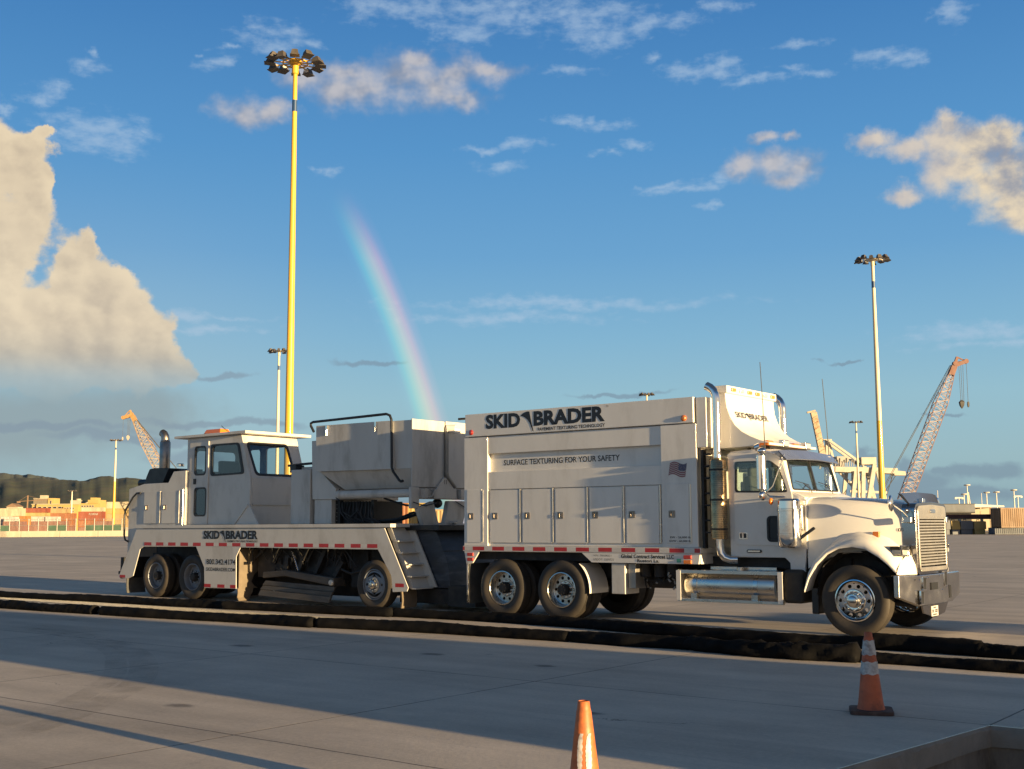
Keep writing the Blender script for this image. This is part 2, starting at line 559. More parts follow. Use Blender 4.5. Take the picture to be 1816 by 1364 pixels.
def letters(body, u0, u1, v0, v1, to, bold=0.0, mb=None, spacing=1.0):
    """flat lettering fitted to a box; to(u, v) puts it on its surface"""
    cu = bpy.data.curves.new('lettering', 'FONT')
    cu.body = body
    cu.offset = bold
    cu.space_character = spacing
    cu.resolution_u = 3
    ob = bpy.data.objects.new('lettering', cu)
    COL.objects.link(ob)
    dg = bpy.context.evaluated_depsgraph_get()
    me = bpy.data.meshes.new_from_object(ob.evaluated_get(dg))
    xs = [v.co.x for v in me.vertices]
    ys = [v.co.y for v in me.vertices]
    a, b, c, d = min(xs), max(xs), min(ys), max(ys)
    mb = mb or MB()
    mb.add([to(u0 + (v.co.x - a) / (b - a) * (u1 - u0), v0 + (v.co.y - c) / (d - c) * (v1 - v0)) for v in me.vertices], [list(p.vertices) for p in me.polygons])
    bpy.data.objects.remove(ob)
    bpy.data.curves.remove(cu)
    bpy.data.meshes.remove(me)
    return mb


# ------------------------------------------------------------------ materials
def mat(name, col, rough=.5, metal=0.0, var=0.0, vs=3.0, bump=0.0, bs=40.0, coat=0.0, dirt=None, dirt_amt=0.0, ds=1.2, spec=.5, stretch=(1, 1, 1)):
    m = bpy.data.materials.new(name)
    m.use_nodes = True
    g = NT(m.node_tree)
    p = g.n['Principled BSDF']
    tc = g.n.new('ShaderNodeTexCoord').outputs['Object']
    if stretch != (1, 1, 1):
        tc = g.vmath('MULTIPLY', tc, stretch)
    c = (*col, 1)
    if var:
        k = g.lin(g.noise(tc, vs, 6, .6), .3, .7, 1 - var, 1 + var)
        n = g.n.new('ShaderNodeMix')
        n.data_type = 'RGBA'
        n.blend_type = 'MULTIPLY'
        n.inputs[0].default_value = 1
        n.inputs[6].default_value = c
        g.put(n.inputs[7], g.xyz(k, k, k))
        c = n.outputs[2]
        g.put(p.inputs['Roughness'], g.lin(g.noise(tc, vs * 1.7, 4), .3, .7, max(0, rough - .08), min(1, rough + .08)))
    else:
        p.inputs['Roughness'].default_value = rough
    if dirt:
        f = g.math('MULTIPLY', g.smooth(g.noise(tc, ds, 8, .68), .46, .68), dirt_amt)
        c = g.mix(f, c, (*dirt, 1))
    g.put(p.inputs['Base Color'], c)
    p.inputs['Metallic'].default_value = metal
    p.inputs['Specular IOR Level'].default_value = spec
    if coat:
        p.inputs['Coat Weight'].default_value = coat
        p.inputs['Coat Roughness'].default_value = .06
    if bump:
        b = g.n.new('ShaderNodeBump')
        b.inputs['Strength'].default_value = bump
        b.inputs['Distance'].default_value = .01
        g.put(b.inputs['Height'], g.noise(tc, bs, 5, .6))
        g.l.new(b.outputs[0], p.inputs['Normal'])
    return m


def glass(name, tint=(.75, .82, .82), refl=.55):
    m = bpy.data.materials.new(name)
    m.use_nodes = True
    g = NT(m.node_tree)
    g.n.remove(g.n['Principled BSDF'])
    out = [n for n in g.n if n.type == 'OUTPUT_MATERIAL'][0]
    tr = g.n.new('ShaderNodeBsdfTransparent')
    tr.inputs[0].default_value = (*tint, 1)
    gl = g.n.new('ShaderNodeBsdfGlossy')
    gl.inputs['Roughness'].default_value = .02
    gl.inputs[0].default_value = (.9, .95, 1, 1)
    lw = g.n.new('ShaderNodeLayerWeight')
    lw.inputs[0].default_value = .5
    fr = g.math('MULTIPLY_ADD', g.math('POWER', lw.outputs[1], 4.0), .9, .02)
    mx = g.n.new('ShaderNodeMixShader')
    g.put(mx.inputs[0], g.math('MULTIPLY_ADD', fr, 1.0, refl * .08))
    g.l.new(tr.outputs[0], mx.inputs[1])
    g.l.new(gl.outputs[0], mx.inputs[2])
    g.l.new(mx.outputs[0], out.inputs[0])
    return m


PAINT = (.69, .67, .63)
M = dict(
    white=mat('cream white paint', PAINT, .34, var=.035, vs=1.3, coat=.35, bump=.05, bs=3.0, dirt=(.36, .33, .28), dirt_amt=.22, ds=.9),
    white2=mat('cream white panel paint', PAINT, .40, var=.05, vs=.8, coat=.2, bump=.06, bs=2.0, dirt=(.40, .37, .32), dirt_amt=.28, ds=1.4, stretch=(1.5, 1.5, .5)),
    machine=mat('machine white paint', (.55, .54, .51), .45, var=.06, vs=1.1, coat=.12, bump=.06, bs=2.2, dirt=(.24, .22, .19), dirt_amt=.40, ds=1.1, stretch=(1.2, 1.2, .6)),
    hopper=mat('hopper grey white paint', (.53, .52, .49), .5, var=.07, vs=.9, bump=.05, bs=2.5, dirt=(.22, .20, .17), dirt_amt=.5, ds=1.3, stretch=(1.4, 1.4, .4)),
    chrome=mat('polished chrome', (.80, .79, .77), .10, 1.0, var=.05, vs=4, bump=.02, bs=12),
    steel=mat('stainless steel', (.62, .60, .57), .22, 1.0, var=.1, vs=3, bump=.03, bs=14),
    stackguard=mat('heat stained steel guard', (.42, .30, .17), .30, 1.0, var=.25, vs=5, bump=.03, bs=20, dirt=(.20, .13, .07), dirt_amt=.6, ds=4),
    exhauststeel=mat('dull exhaust steel', (.30, .27, .24), .38, 1.0, var=.2, vs=4),
    latchsteel=mat('dark latch steel', (.30, .25, .21), .35, .9, var=.3, vs=20),
    shell=mat('radiator shell chrome', (.36, .35, .35), .16, 1.0, var=.08, vs=3),
    grille=mat('satin grille aluminium', (.52, .50, .46), .32, .75, var=.06, vs=4),
    alu=mat('brushed aluminium', (.60, .58, .54), .30, 1.0, var=.05, vs=3, bump=.02, bs=60),
    bumper=mat('bumper steel', (.58, .57, .56), .20, 1.0, var=.06, vs=2, bump=.02, bs=5),
    galv=mat('dull galvanised metal', (.30, .29, .27), .5, .6, var=.12, vs=5),
    black=mat('black paint', (.012, .013, .015), .45, var=.2, vs=4),
    chassis=mat('greasy black chassis', (.014, .014, .015), .7, var=.35, vs=4, dirt=(.06, .05, .04), dirt_amt=.5, ds=3),
    dark=mat('dark steel plate', (.035, .043, .058), .5, .2, var=.3, vs=2.5, dirt=(.17, .20, .24), dirt_amt=.38, ds=2.2, stretch=(.6, .6, 2.2)),
    rubber=mat('tyre rubber', (.030, .026, .022), .7, var=.18, vs=3, dirt=(.085, .068, .048), dirt_amt=.5, ds=1.2, bump=.06, bs=50),
    flap=mat('mud flap rubber', (.05, .055, .06), .7, var=.2, vs=3, dirt=(.16, .14, .11), dirt_amt=.4),
    tan=mat('dusty tan rubber', (.15, .12, .085), .8, var=.2, vs=4),
    steelwheel=mat('painted steel wheel', (.20, .22, .25), .5, .2, var=.12, vs=4, dirt=(.12, .10, .08), dirt_amt=.4, ds=4),
    red=mat('red reflective tape', (.42, .020, .022), .35, var=.12, vs=9, coat=.3),
    tape=mat('white reflective tape', (.55, .53, .50), .35, var=.08, vs=9, coat=.3),
    ink=mat('black lettering vinyl', (.012, .012, .014), .4),
    inkgrey=mat('faded grey lettering', (.20, .20, .19), .6),
    amber=mat('amber lens', (.75, .20, .02), .2, coat=.8, var=.1, vs=30),
    redlens=mat('red lens', (.45, .03, .02), .2, coat=.8, var=.1, vs=30),
    clear=mat('clear lamp lens', (.72, .70, .64), .12, .4, coat=.8, var=.1, vs=40),
    glass=glass('window glass'),
    darkglass=glass('tinted glass', (.62, .66, .68), .6),
    seat=mat('seat fabric', (.10, .09, .075), .9, var=.15, vs=8),
    interior=mat('cab interior', (.05, .05, .05), .8, var=.15, vs=4),
    visor=mat('blue grey visor paint', (.10, .12, .19), .3, coat=.5, var=.1),
    shield=mat('smoked bug shield', (.03, .035, .05), .12, coat=.6),
    green=mat('green sticker', (.10, .36, .24), .5),
    flagred=mat('flag red', (.22, .045, .06), .5),
    flagblue=mat('flag blue', (.035, .04, .11), .5),
    flagwhite=mat('flag white', (.42, .38, .36), .5),
    hose=mat('hydraulic hose rubber', (.010, .010, .012), .5),
    brown=mat('weathered tan steel', (.10, .09, .08), .6, .3, var=.25, vs=3, dirt=(.06, .055, .05), dirt_amt=.7, ds=2.5, stretch=(.5, 2, 2)),
)

# ------------------------------------------------------------------ ground
def concrete(name, base, shade=0.0):
    m = bpy.data.materials.new(name)
    m.use_nodes = True
    g = NT(m.node_tree)
    p = g.n['Principled BSDF']
    tc = g.n.new('ShaderNodeTexCoord').outputs['Object']
    x, y, z = g.sep(tc)
    big = g.noise(tc, .10, 5, .55)
    mid = g.noise(tc, .7, 6, .62)
    streak = g.noise(g.vmath('MULTIPLY', tc, (.22, 1.3, 1)), 1.0, 6, .6)
    fine = g.noise(tc, 24, 6, .7)
    k = g.math('ADD', g.math('ADD', g.lin(big, .3, .7, -.10, .10), g.lin(mid, .3, .7, -.10, .10)),
               g.math('ADD', g.lin(streak, .3, .7, -.17, .17), g.lin(fine, .25, .75, -.13, .13)))
    k = g.math('ADD', k, 1.0)
    # slab to slab tone
    ix = g.math('FLOOR', g.math('DIVIDE', g.math('SUBTRACT', x, 3.96), 4.81))
    iy = g.math('FLOOR', g.math('DIVIDE', g.math('SUBTRACT', y, -6.95), 4.12))
    wn = g.n.new('ShaderNodeTexWhiteNoise')
    wn.noise_dimensions = '2D'
    g.put(wn.inputs['Vector'], g.xyz(ix, iy, 0))
    k = g.math('MULTIPLY', k, g.lin(wn.outputs[0], 0, 1, .95, 1.04))
    # tooled joints
    wob = g.math('MULTIPLY', g.math('SUBTRACT', g.noise(tc, 1.7, 4), .5), .03)
    def joint(c, o, step, w):
        q = g.math('DIVIDE', g.math('SUBTRACT', g.math('ADD', c, wob), o), step)
        d = g.math('MULTIPLY', g.math('ABSOLUTE', g.math('SUBTRACT', g.math('FRACT', g.math('ADD', q, .5)), .5)), step)
        return g.smooth(d, w, w * .35)
    j = g.math('MAXIMUM', joint(x, 3.96, 4.81, .014), joint(y, -6.95, 4.12, .014))
    j = g.math('MULTIPLY', j, g.smooth(g.noise(tc, .9, 4), .30, .5, .35, .85))
    col = g.mix(1.0, (*base, 1), g.xyz(k, k, k), 'MULTIPLY')
    # oil drips and rubber dust
    st = g.smooth(g.noise(tc, 1.1, 3, .5), .71, .78)
    col = g.mix(g.math('MULTIPLY', st, .45), col, (.10, .09, .08, 1))
    pale = g.smooth(g.noise(g.vmath('ADD', tc, (31, 7, 0)), .35, 6, .6), .56, .72)
    col = g.mix(g.math('MULTIPLY', pale, .28), col, (base[0] * 1.3, base[1] * 1.3, base[2] * 1.28, 1))
    blot = g.smooth(g.noise(g.vmath('ADD', tc, (11, 3, 0)), .55, 7, .7), .50, .66)
    col = g.mix(g.math('MULTIPLY', blot, .22), col, (base[0] * .52, base[1] * .52, base[2] * .54, 1))
    drag = g.smooth(g.noise(g.vmath('MULTIPLY', tc, (.10, 2.2, 1)), 1.0, 5, .65), .56, .70)
    col = g.mix(g.math('MULTIPLY', drag, .20), col, (base[0] * .45, base[1] * .45, base[2] * .47, 1))
    # a few dark drips on the near slabs
    for sx, sy, sa in ((-2.55, -10.35, .22), (-3.6, -5.55, .26), (-1.6, -5.75, .20), (.9, -8.4, .16), (-6.6, -6.3, .3)):
        dd = g.vmath('LENGTH', g.vmath('MULTIPLY', g.vmath('SUBTRACT', g.vmath('MULTIPLY_ADD', g.noise(tc, 9, 3, .6, out=1), (.12, .12, 0), tc), (sx + .06, sy + .06, 0)), (1 / sa, 1.6 / sa, 0)))
        col = g.mix(g.smooth(dd, 1.0, .3, 0, .62), col, (.05, .045, .04, 1))
    vo = g.n.new('ShaderNodeTexVoronoi')
    vo.feature = 'DISTANCE_TO_EDGE'
    g.put(vo.inputs['Vector'], g.vmath('MULTIPLY_ADD', g.noise(tc, 1.3, 5, .6, out=1), (1.1, 1.1, 0), tc))
    vo.inputs['Scale'].default_value = .16
    crack = g.math('MULTIPLY', g.smooth(vo.outputs['Distance'], .0022, .0006), g.smooth(g.noise(tc, .25, 3), .50, .60))
    col = g.mix(g.math('MULTIPLY', crack, .7), col, (.08, .07, .06, 1))
    agg = g.smooth(g.noise(tc, 60, 3, .6), .60, .72)
    col = g.mix(g.math('MULTIPLY', agg, .25), col, (base[0] * .5, base[1] * .5, base[2] * .5, 1))
    col = g.mix(j, col, (.055, .05, .045, 1))
    g.put(p.inputs['Base Color'], col)
    g.put(p.inputs['Roughness'], g.lin(mid, .3, .7, .72, .92))
    p.inputs['Specular IOR Level'].default_value = .3
    b = g.n.new('ShaderNodeBump')
    b.inputs['Strength'].default_value = .35
    b.inputs['Distance'].default_value = .012
    g.put(b.inputs['Height'], g.math('ADD', g.math('MULTIPLY', fine, .5), g.math('ADD', g.math('MULTIPLY', mid, .8), g.math('MULTIPLY', j, -.8))))
    g.l.new(b.outputs[0], p.inputs['Normal'])
    return m


GROUND = (.545, .475, .395)
M['concrete'] = concrete('brushed concrete', GROUND)
M['apron'] = concrete('pale concrete apron', (.52, .48, .44))
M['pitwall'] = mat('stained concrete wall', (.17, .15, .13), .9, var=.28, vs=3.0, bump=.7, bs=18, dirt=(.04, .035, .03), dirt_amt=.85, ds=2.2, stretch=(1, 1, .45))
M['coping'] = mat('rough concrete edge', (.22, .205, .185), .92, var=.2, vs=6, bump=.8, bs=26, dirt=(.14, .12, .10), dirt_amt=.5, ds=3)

# the sheet runs to the horizon, with the sunken pit cut out of it (coordinates along the yard's grid)
PC = Vector((3.96, -6.95))
E1 = Vector((-.127, -.992))          # pit edge that comes towards the camera
E2 = Vector((1.0, 0.0))              # pit edge along the grid
def pit(a, b, z=0.0):
    q = PC + a * E1 + b * E2
    return (q.x, q.y, z)
mb = MB()
As, Bs = (-2500, 0, 7.0, 2500), (-2500, 0, 8.0, 2500)
vs = [pit(a, b) for a in As for b in Bs]
mb.add(vs, [(i * 4 + j, i * 4 + j + 1, i * 4 + j + 5, i * 4 + j + 4) for i in range(3) for j in range(3) if (i, j) != (1, 1)])
solo('ground', None, None, mb, M['concrete'], frame=True, kind='structure', ang=0)
mb = MB()
mb.add([pit(a, b, -1.3) for a, b in ((-.5, -.5), (7.5, -.5), (7.5, 8.5), (-.5, 8.5))], [(0, 1, 2, 3)])
solo('pit_floor', None, None, mb, M['concrete'], frame=True, kind='structure', ang=0)


def pit_side(a0, b0, a1, b1, na, nb, n, lab):
    """concrete retaining wall of the pit: coping lip, set back wall face with board joints"""
    T = Thing('retaining_wall', lab, 'wall', (*pit((a0 + a1) / 2, (b0 + b1) / 2)[:2], -1.3), frame=True, group='walls of the sunken pit')
    rng = random.Random(n)
    def P(t, o, z):
        a, b = a0 + (a1 - a0) * t + na * o, b0 + (b1 - b0) * t + nb * o
        return pit(a, b, z)
    w, c = MB(), MB()
    N = 90
    rgh = [rng.uniform(0, .014) for _ in range(N + 1)]
    for k in range(N):
        t0, t1 = k / N, (k + 1) / N
        h0, h1 = [-.185 + .012 * math.sin(7 * t + n) + .006 * math.sin(31 * t) for t in (t0, t1)]
        c.add([P(t0, 0, -.002), P(t1, 0, -.002), P(t1, .012 + rgh[k + 1], -.02 - rgh[k + 1]), P(t0, .012 + rgh[k], -.02 - rgh[k]), P(t0, .012 + rgh[k] * .5, h0), P(t1, .012 + rgh[k + 1] * .5, h1), P(t0, -.03, h0 - .012), P(t1, -.03, h1 - .012)],
              [(0, 1, 2, 3), (3, 2, 5, 4), (4, 5, 7, 6)])
        if k == 0:
            t0 = -.02
        w.add([P(t0, -.03, h0 - .012), P(t1, -.03, h1 - .012), P(t1, -.03, -1.3), P(t0, -.03, -1.3)], [(0, 1, 2, 3)])
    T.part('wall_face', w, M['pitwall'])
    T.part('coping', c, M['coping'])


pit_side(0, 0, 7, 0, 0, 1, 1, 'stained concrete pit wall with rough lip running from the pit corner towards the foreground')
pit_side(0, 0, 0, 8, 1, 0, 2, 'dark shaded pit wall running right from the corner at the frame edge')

# worn tyre marks: two faint arcs of rubber on the slab
def arc_mark(pts, w):
    q = MB()
    L, Rr = [], []
    n = 60
    P = []
    for i in range(n + 1):
        t = i / n * (len(pts) - 1)
        k = min(int(t), len(pts) - 2)
        f = t - k
        p0, p1, p2, p3 = [Vector(pts[max(0, min(len(pts) - 1, k + d))]) for d in (-1, 0, 1, 2)]
        P.append(.5 * (2 * p1 + (p2 - p0) * f + (2 * p0 - 5 * p1 + 4 * p2 - p3) * f * f + (3 * p1 - p0 - 3 * p2 + p3) * f ** 3))
    for i, p in enumerate(P):
        d = (P[min(i + 1, n)] - P[max(i - 1, 0)]).normalized()
        nn = Vector((-d.y, d.x)) * w / 2
        L.append((p.x - nn.x, p.y - nn.y, .004))
        Rr.append((p.x + nn.x, p.y + nn.y, .004))
    q.loft([L, Rr], caps=False, closed=False)
    return q


mm = bpy.data.materials.new('rubber mark')
mm.use_nodes = True
g = NT(mm.node_tree)
_p = g.n['Principled BSDF']
_p.inputs['Base Color'].default_value = (.05, .048, .045, 1)
_p.inputs['Roughness'].default_value = .9
_tc = g.n.new('ShaderNodeTexCoord').outputs['Object']
g.put(_p.inputs['Alpha'], g.math('MULTIPLY', g.smooth(g.noise(_tc, 2.5, 4, .6), .30, .75), .15))
M['mark'] = mm

for pts, w, k in (([(-12.3, -6.2), (-9.9, -6.75), (-7.6, -7.5), (-5.95, -8.4), (-4.45, -9.5), (-3.5, -10.5), (-2.75, -11.45), (-2.25, -12.3)], .34, 0),
               ([(-11.8, -6.55), (-9.4, -7.1), (-7.4, -7.9), (-6.1, -8.7), (-4.9, -9.55), (-3.75, -10.7), (-3.1, -11.5), (-2.7, -12.4)], .26, 1)):
    solo('road_marking', None, None, arc_mark(pts, w), M['mark'], frame=True, kind='structure', ang=0)

# ------------------------------------------------------------------ silt socks and drain
M['sock'] = mat('black filter sock mesh', (.006, .006, .0065), .8, var=.4, vs=6, bump=.5, bs=30, dirt=(.022, .019, .016), dirt_amt=.2, ds=1.6, spec=.08)
M['strip'] = mat('pale concrete drain surround', (.50, .46, .40), .85, var=.12, vs=3)


def sock(pts, r, label, seed, crumple=.10):
    rng = random.Random(seed)
    q = MB()
    n = 14
    L = sum((Vector(pts[i + 1]) - Vector(pts[i])).length for i in range(len(pts) - 1))
    N = max(12, int(L / .055))
    secs = []
    ph = [rng.uniform(0, 6) for _ in range(8)]
    for i in range(N + 1):
        t = i / N
        k = min(int(t * (len(pts) - 1)), len(pts) - 2)
        f = t * (len(pts) - 1) - k
        a, b = Vector(pts[k]), Vector(pts[k + 1])
        p = a.lerp(b, f)
        d = (b - a).normalized()
        nn = Vector((-d.y, d.x))
        x = t * L
        lump = 1 + .12 * math.sin(x * 1.3 + ph[0]) + .04 * math.sin(x * 3.3 + ph[1]) + .03 * math.sin(x * 8 + ph[2])
        end = min(1, .45 + 3.5 * (min(t, 1 - t) * L) ** .6)
        wig = .03 * math.sin(x * 1.3 + ph[3])
        s = []
        for j in range(n):
            an = 2 * math.pi * j / n
            rr_ = r * lump * end * (1 + crumple * math.sin(j * 1.3 + x * 5 + ph[4]) * math.sin(x * 13 + ph[5]) + crumple * .8 * max(0, math.sin(x * 29 + j * .6 + ph[6])) ** 4 * math.sin(x * 2.2 + ph[7]) + rng.uniform(-.025, .025))
            u, v = math.cos(an) * rr_ * 1.18, math.sin(an) * rr_ * .95
            v = max(v, -r * .72)
            s.append((p.x + nn.x * (u + wig), p.y + nn.y * (u + wig), r * .72 + v))
        secs.append(s)
    q.loft(secs)
    mid = pts[len(pts) // 2]
    return solo('silt_sock', label, 'silt sock', q, M['sock'], base=(mid[0], mid[1], 0), frame=True, group='black silt socks lying in two rows along the drain', ang=60)


near_rows = [
    ([(-26, -4.75), (-17.1, -4.13), (-13.85, -4.02)], 'black silt sock of the near row, the one farthest from the lorry'),
    ([(-13.7, -4.0), (-10.6, -3.76), (-8.0, -3.59)], 'black silt sock of the near row lying in front of the rear machine wheels'),
    ([(-8.0, -3.56), (-5.36, -3.2), (-3.05, -3.13)], 'long black silt sock of the near row in front of the lorry tandem wheels'),
    ([(-3.1, -3.12), (-2.1, -3.2), (-1.05, -3.06)], 'short black silt sock of the near row below the fuel tank'),
    ([(-1.15, -3.1), (-.1, -3.36), (.6, -3.36), (1.35, -3.18)], 'crumpled brownish silt sock of the near row with gathered folds beside the shaded cone'),
    ([(1.2, -3.2), (2.2, -3.12), (3.3, -3.14), (6.5, -3.2)], 'black silt sock of the near row behind the shaded cone'),
]
far_rows = [
    ([(-28, -2.7), (-20.6, -2.2), (-15.9, -1.8), (-12.85, -1.58)], 'thin black silt sock of the far row running past the machine tail'),
    ([(-12.9, -1.6), (-11.2, -1.46), (-8.5, -1.14)], 'black silt sock of the far row under the middle of the machine'),
    ([(-8.6, -1.14), (-6.0, -.95), (-3.85, -1.2)], 'black silt sock of the far row hiding the bottoms of the lorry tandem wheels'),
    ([(-3.95, -1.2), (-2.2, -1.45), (-.3, -1.64), (.9, -1.6)], 'black silt sock of the far row crossing in front of the lorry front wheel'),
    ([(.85, -1.62), (1.5, -1.58), (2.4, -1.68)], 'short humped silt sock of the far row just ahead of the lorry front wheel'),
    ([(2.3, -1.72), (3.2, -1.74), (6.5, -1.9)], 'black silt sock ending the far row, ahead of the lorry bumper'),
]
for i, (p, l) in enumerate(near_rows):
    sock(p, .122 if i == 4 else .078 if i == 5 else .100, l, 20 + i, .20 if i == 4 else .07)
for i, (p, l) in enumerate(far_rows):
    sock(p, .10 if i != 4 else .13, l, 40 + i, .07)

# trench drain with its grating between the two rows
T = Thing('trench_drain', 'long trench drain with pale steel grating between the two rows of black silt socks', 'drain', (-10, -2.35, 0), frame=True)
q = MB()
q.box(-30, 8, -2.95, -2.62, .0, .006)
q.box(-30, 8, -2.06, -1.85, .0, .006)
T.part('drain_frame', q, M['strip'])
q = MB()
for i in range(900):
    x = -28 + i * .04
    q.box(x, x + .024, -2.62, -2.06, .004, .022)
q.box(-30, 8, -2.36, -2.33, .003, .018)
T.part('grating', q, M['galv'])

# ------------------------------------------------------------------ traffic cones
M['cone1'] = mat('bright orange cone rubber', (.46, .125, .032), .55, var=.2, vs=9, dirt=(.10, .05, .03), dirt_amt=.5, ds=6, bump=.1, bs=30)
M['cone2'] = mat('faded red orange cone rubber', (.50, .115, .045), .6, var=.2, vs=8, dirt=(.08, .04, .03), dirt_amt=.65, ds=5, bump=.1, bs=30)
M['collar'] = mat('scuffed white cone collar', (.50, .485, .47), .5, var=.12, vs=10, dirt=(.17, .14, .14), dirt_amt=.9, ds=9, bump=.2, bs=30)
M['conebase'] = mat('dirty dark cone base', (.075, .040, .032), .8, var=.3, vs=8, dirt=(.16, .10, .08), dirt_amt=.5, ds=5)


def cone_radius(z):
    return .118 - (.118 - .036) * (z - .03) / .68


def traffic_cone(x, y, rz, body, label, bands, patches=False, size=1.0):
    T = Thing('traffic_cone', label, 'traffic cone', (x, y, 0), rz, group='orange traffic cones on the concrete')
    b = MB()
    b.prism(rpoly([(-.19, -.19), (.19, -.19), (.19, .19), (-.19, .19)], .06), .0, .036, XY)
    T.part('base', b, M['conebase'] if not patches else body, bev=.006)
    c = MB()
    c.lathe([(.125, .034), (.120, .045), (.117, .06)] + [(cone_radius(z), z) for z in (.1, .25, .4, .55)] + [(cone_radius(.66), .66), (cone_radius(.66) - .002, .664), (cone_radius(.675) - .003, .676), (.034, .712), (.030, .716), (.026, .712), (.030, .5)], (0, 0, 0), 'z', 40)
    T.part('body', c, body, ang=50)
    for z0, z1 in bands:
        k = MB()
        if not patches:
            rg = random.Random(int(z0 * 100))
            rows = []
            for j in range(9):
                z = z0 + (z1 - z0) * j / 8
                rows.append([((cone_radius(z) + .0035 + .0018 * math.sin(a * 3 + j)) * math.cos(2 * math.pi * a / 40), (cone_radius(z) + .0035 + .0018 * math.sin(a * 3 + j)) * math.sin(2 * math.pi * a / 40), z + (.005 * math.sin(a * .9 + z0 * 40) if j in (0, 8) else 0)) for a in range(40)])
            k.loft(rows, caps=False)
            T.part('collar', k, M['collar'], ang=60)
        else:
            # what is left of the torn collar: ragged patches clinging to the cone
            for a0, prof in ((-1.62, [(.0, .2, .86), (.10, -.3, .62), (.25, -.5, .55), (.45, -.62, .55), (.7, -.6, .5), (.92, -.52, .3), (1, -.45, .1)]),
                             (-2.32, [(0, -.2, .5), (.15, -.6, .42), (.5, -.7, .38), (.8, -.5, .34), (1, -.1, .30)])):
                L, Rr = [], []
                for j in range(25):
                    t = j / 24
                    i = max(i for i in range(len(prof)) if prof[i][0] <= t + 1e-6)
                    i2 = min(i + 1, len(prof) - 1)
                    f = 0 if i2 == i else (t - prof[i][0]) / (prof[i2][0] - prof[i][0])
                    l = prof[i][1] + (prof[i2][1] - prof[i][1]) * f + .06 * math.sin(j * 2.3)
                    r_ = prof[i][2] + (prof[i2][2] - prof[i][2]) * f + .07 * math.sin(j * 1.7 + 1)
                    z = z1 + (z0 - z1) * (1 - t) if False else z0 + (z1 - z0) * (1 - t)
                    rad = cone_radius(z) + .003
                    if a0 < -2:
                        l, r_ = a0 + l * .35, a0 + r_ * .5
                    else:
                        l, r_ = a0 + l * .42, a0 + r_ * .42
                    row = [(rad * math.cos(l + (r_ - l) * u / 6), rad * math.sin(l + (r_ - l) * u / 6), z) for u in range(7)]
                    L.append(row)
                k.loft(L, caps=False, closed=False)
            T.part('collar', k, M['collar'], ang=60)
    T.root.scale = (size, size, size)
    return T


traffic_cone(.395, 6.80, R(20), M['cone1'], 'bright orange traffic cone in the sun with a torn white collar', [(.33, .545)], True)
traffic_cone(3.235, 10.93, R(-14), M['cone2'], 'dirty red orange traffic cone with two scuffed white bands, standing in shade', [(.345, .455), (.515, .645)])

# ------------------------------------------------------------------ wheels
def tyre_profile(Rt, w, rim):
    h = Rt - rim
    p = [(rim - .005, .05), (rim + .012, .025), (rim + h * .35, .004), (rim + h * .62, 0.0), (Rt - .045, .012), (Rt - .014, .030), (Rt - .002, .045)]
    y = .045
    n = 5
    rib = (w - .09) / n
    for i in range(n):
        a, b = y + i * rib, y + (i + 1) * rib
        p += [(Rt, a + .002), (Rt, b - .012)]
        if i < n - 1:
            p += [(Rt - .014, b - .011), (Rt - .014, b - .001)]
    return p + [(Rt - .014, w - .03), (Rt - .045, w - .012), (rim + h * .5, w), (rim, w - .04)]


def hole_disc(mb, c, sg, r1, r2, yin, n, hr, rm, depth=.03):
    """wheel disc between radii r1 and r2 with n round holes, flat at offset yin"""
    for k in range(n):
        t0 = 2 * math.pi * k / n
        half = math.pi / n
        out, hole = [], []
        M_ = 20
        for i in range(M_):
            a = 2 * math.pi * i / M_
            du, dv = math.cos(a), math.sin(a)
            # ray to the sector's border in (angle * rm, radius) space
            lim = []
            if abs(du) > 1e-6:
                lim.append(half * rm / abs(du))
            if dv > 1e-6:
                lim.append((r2 - rm) / dv)
            if dv < -1e-6:
                lim.append((rm - r1) / -dv)
            q = min(lim)
            th, r = t0 + q * du / rm, rm + q * dv
            out.append((c[0] + r * math.cos(th), c[1] + sg * yin, c[2] + r * math.sin(th)))
            th, r = t0 + hr * du / rm, rm + hr * dv
            hole.append((c[0] + r * math.cos(th), c[1] + sg * yin, c[2] + r * math.sin(th)))
        back = [(x, y + sg * depth, z) for x, y, z in hole]
        mb.add(out + hole + back, [(i, (i + 1) % M_, M_ + (i + 1) % M_, M_ + i) for i in range(M_)] + [(M_ + i, M_ + (i + 1) % M_, 2 * M_ + (i + 1) % M_, 2 * M_ + i) for i in range(M_)])


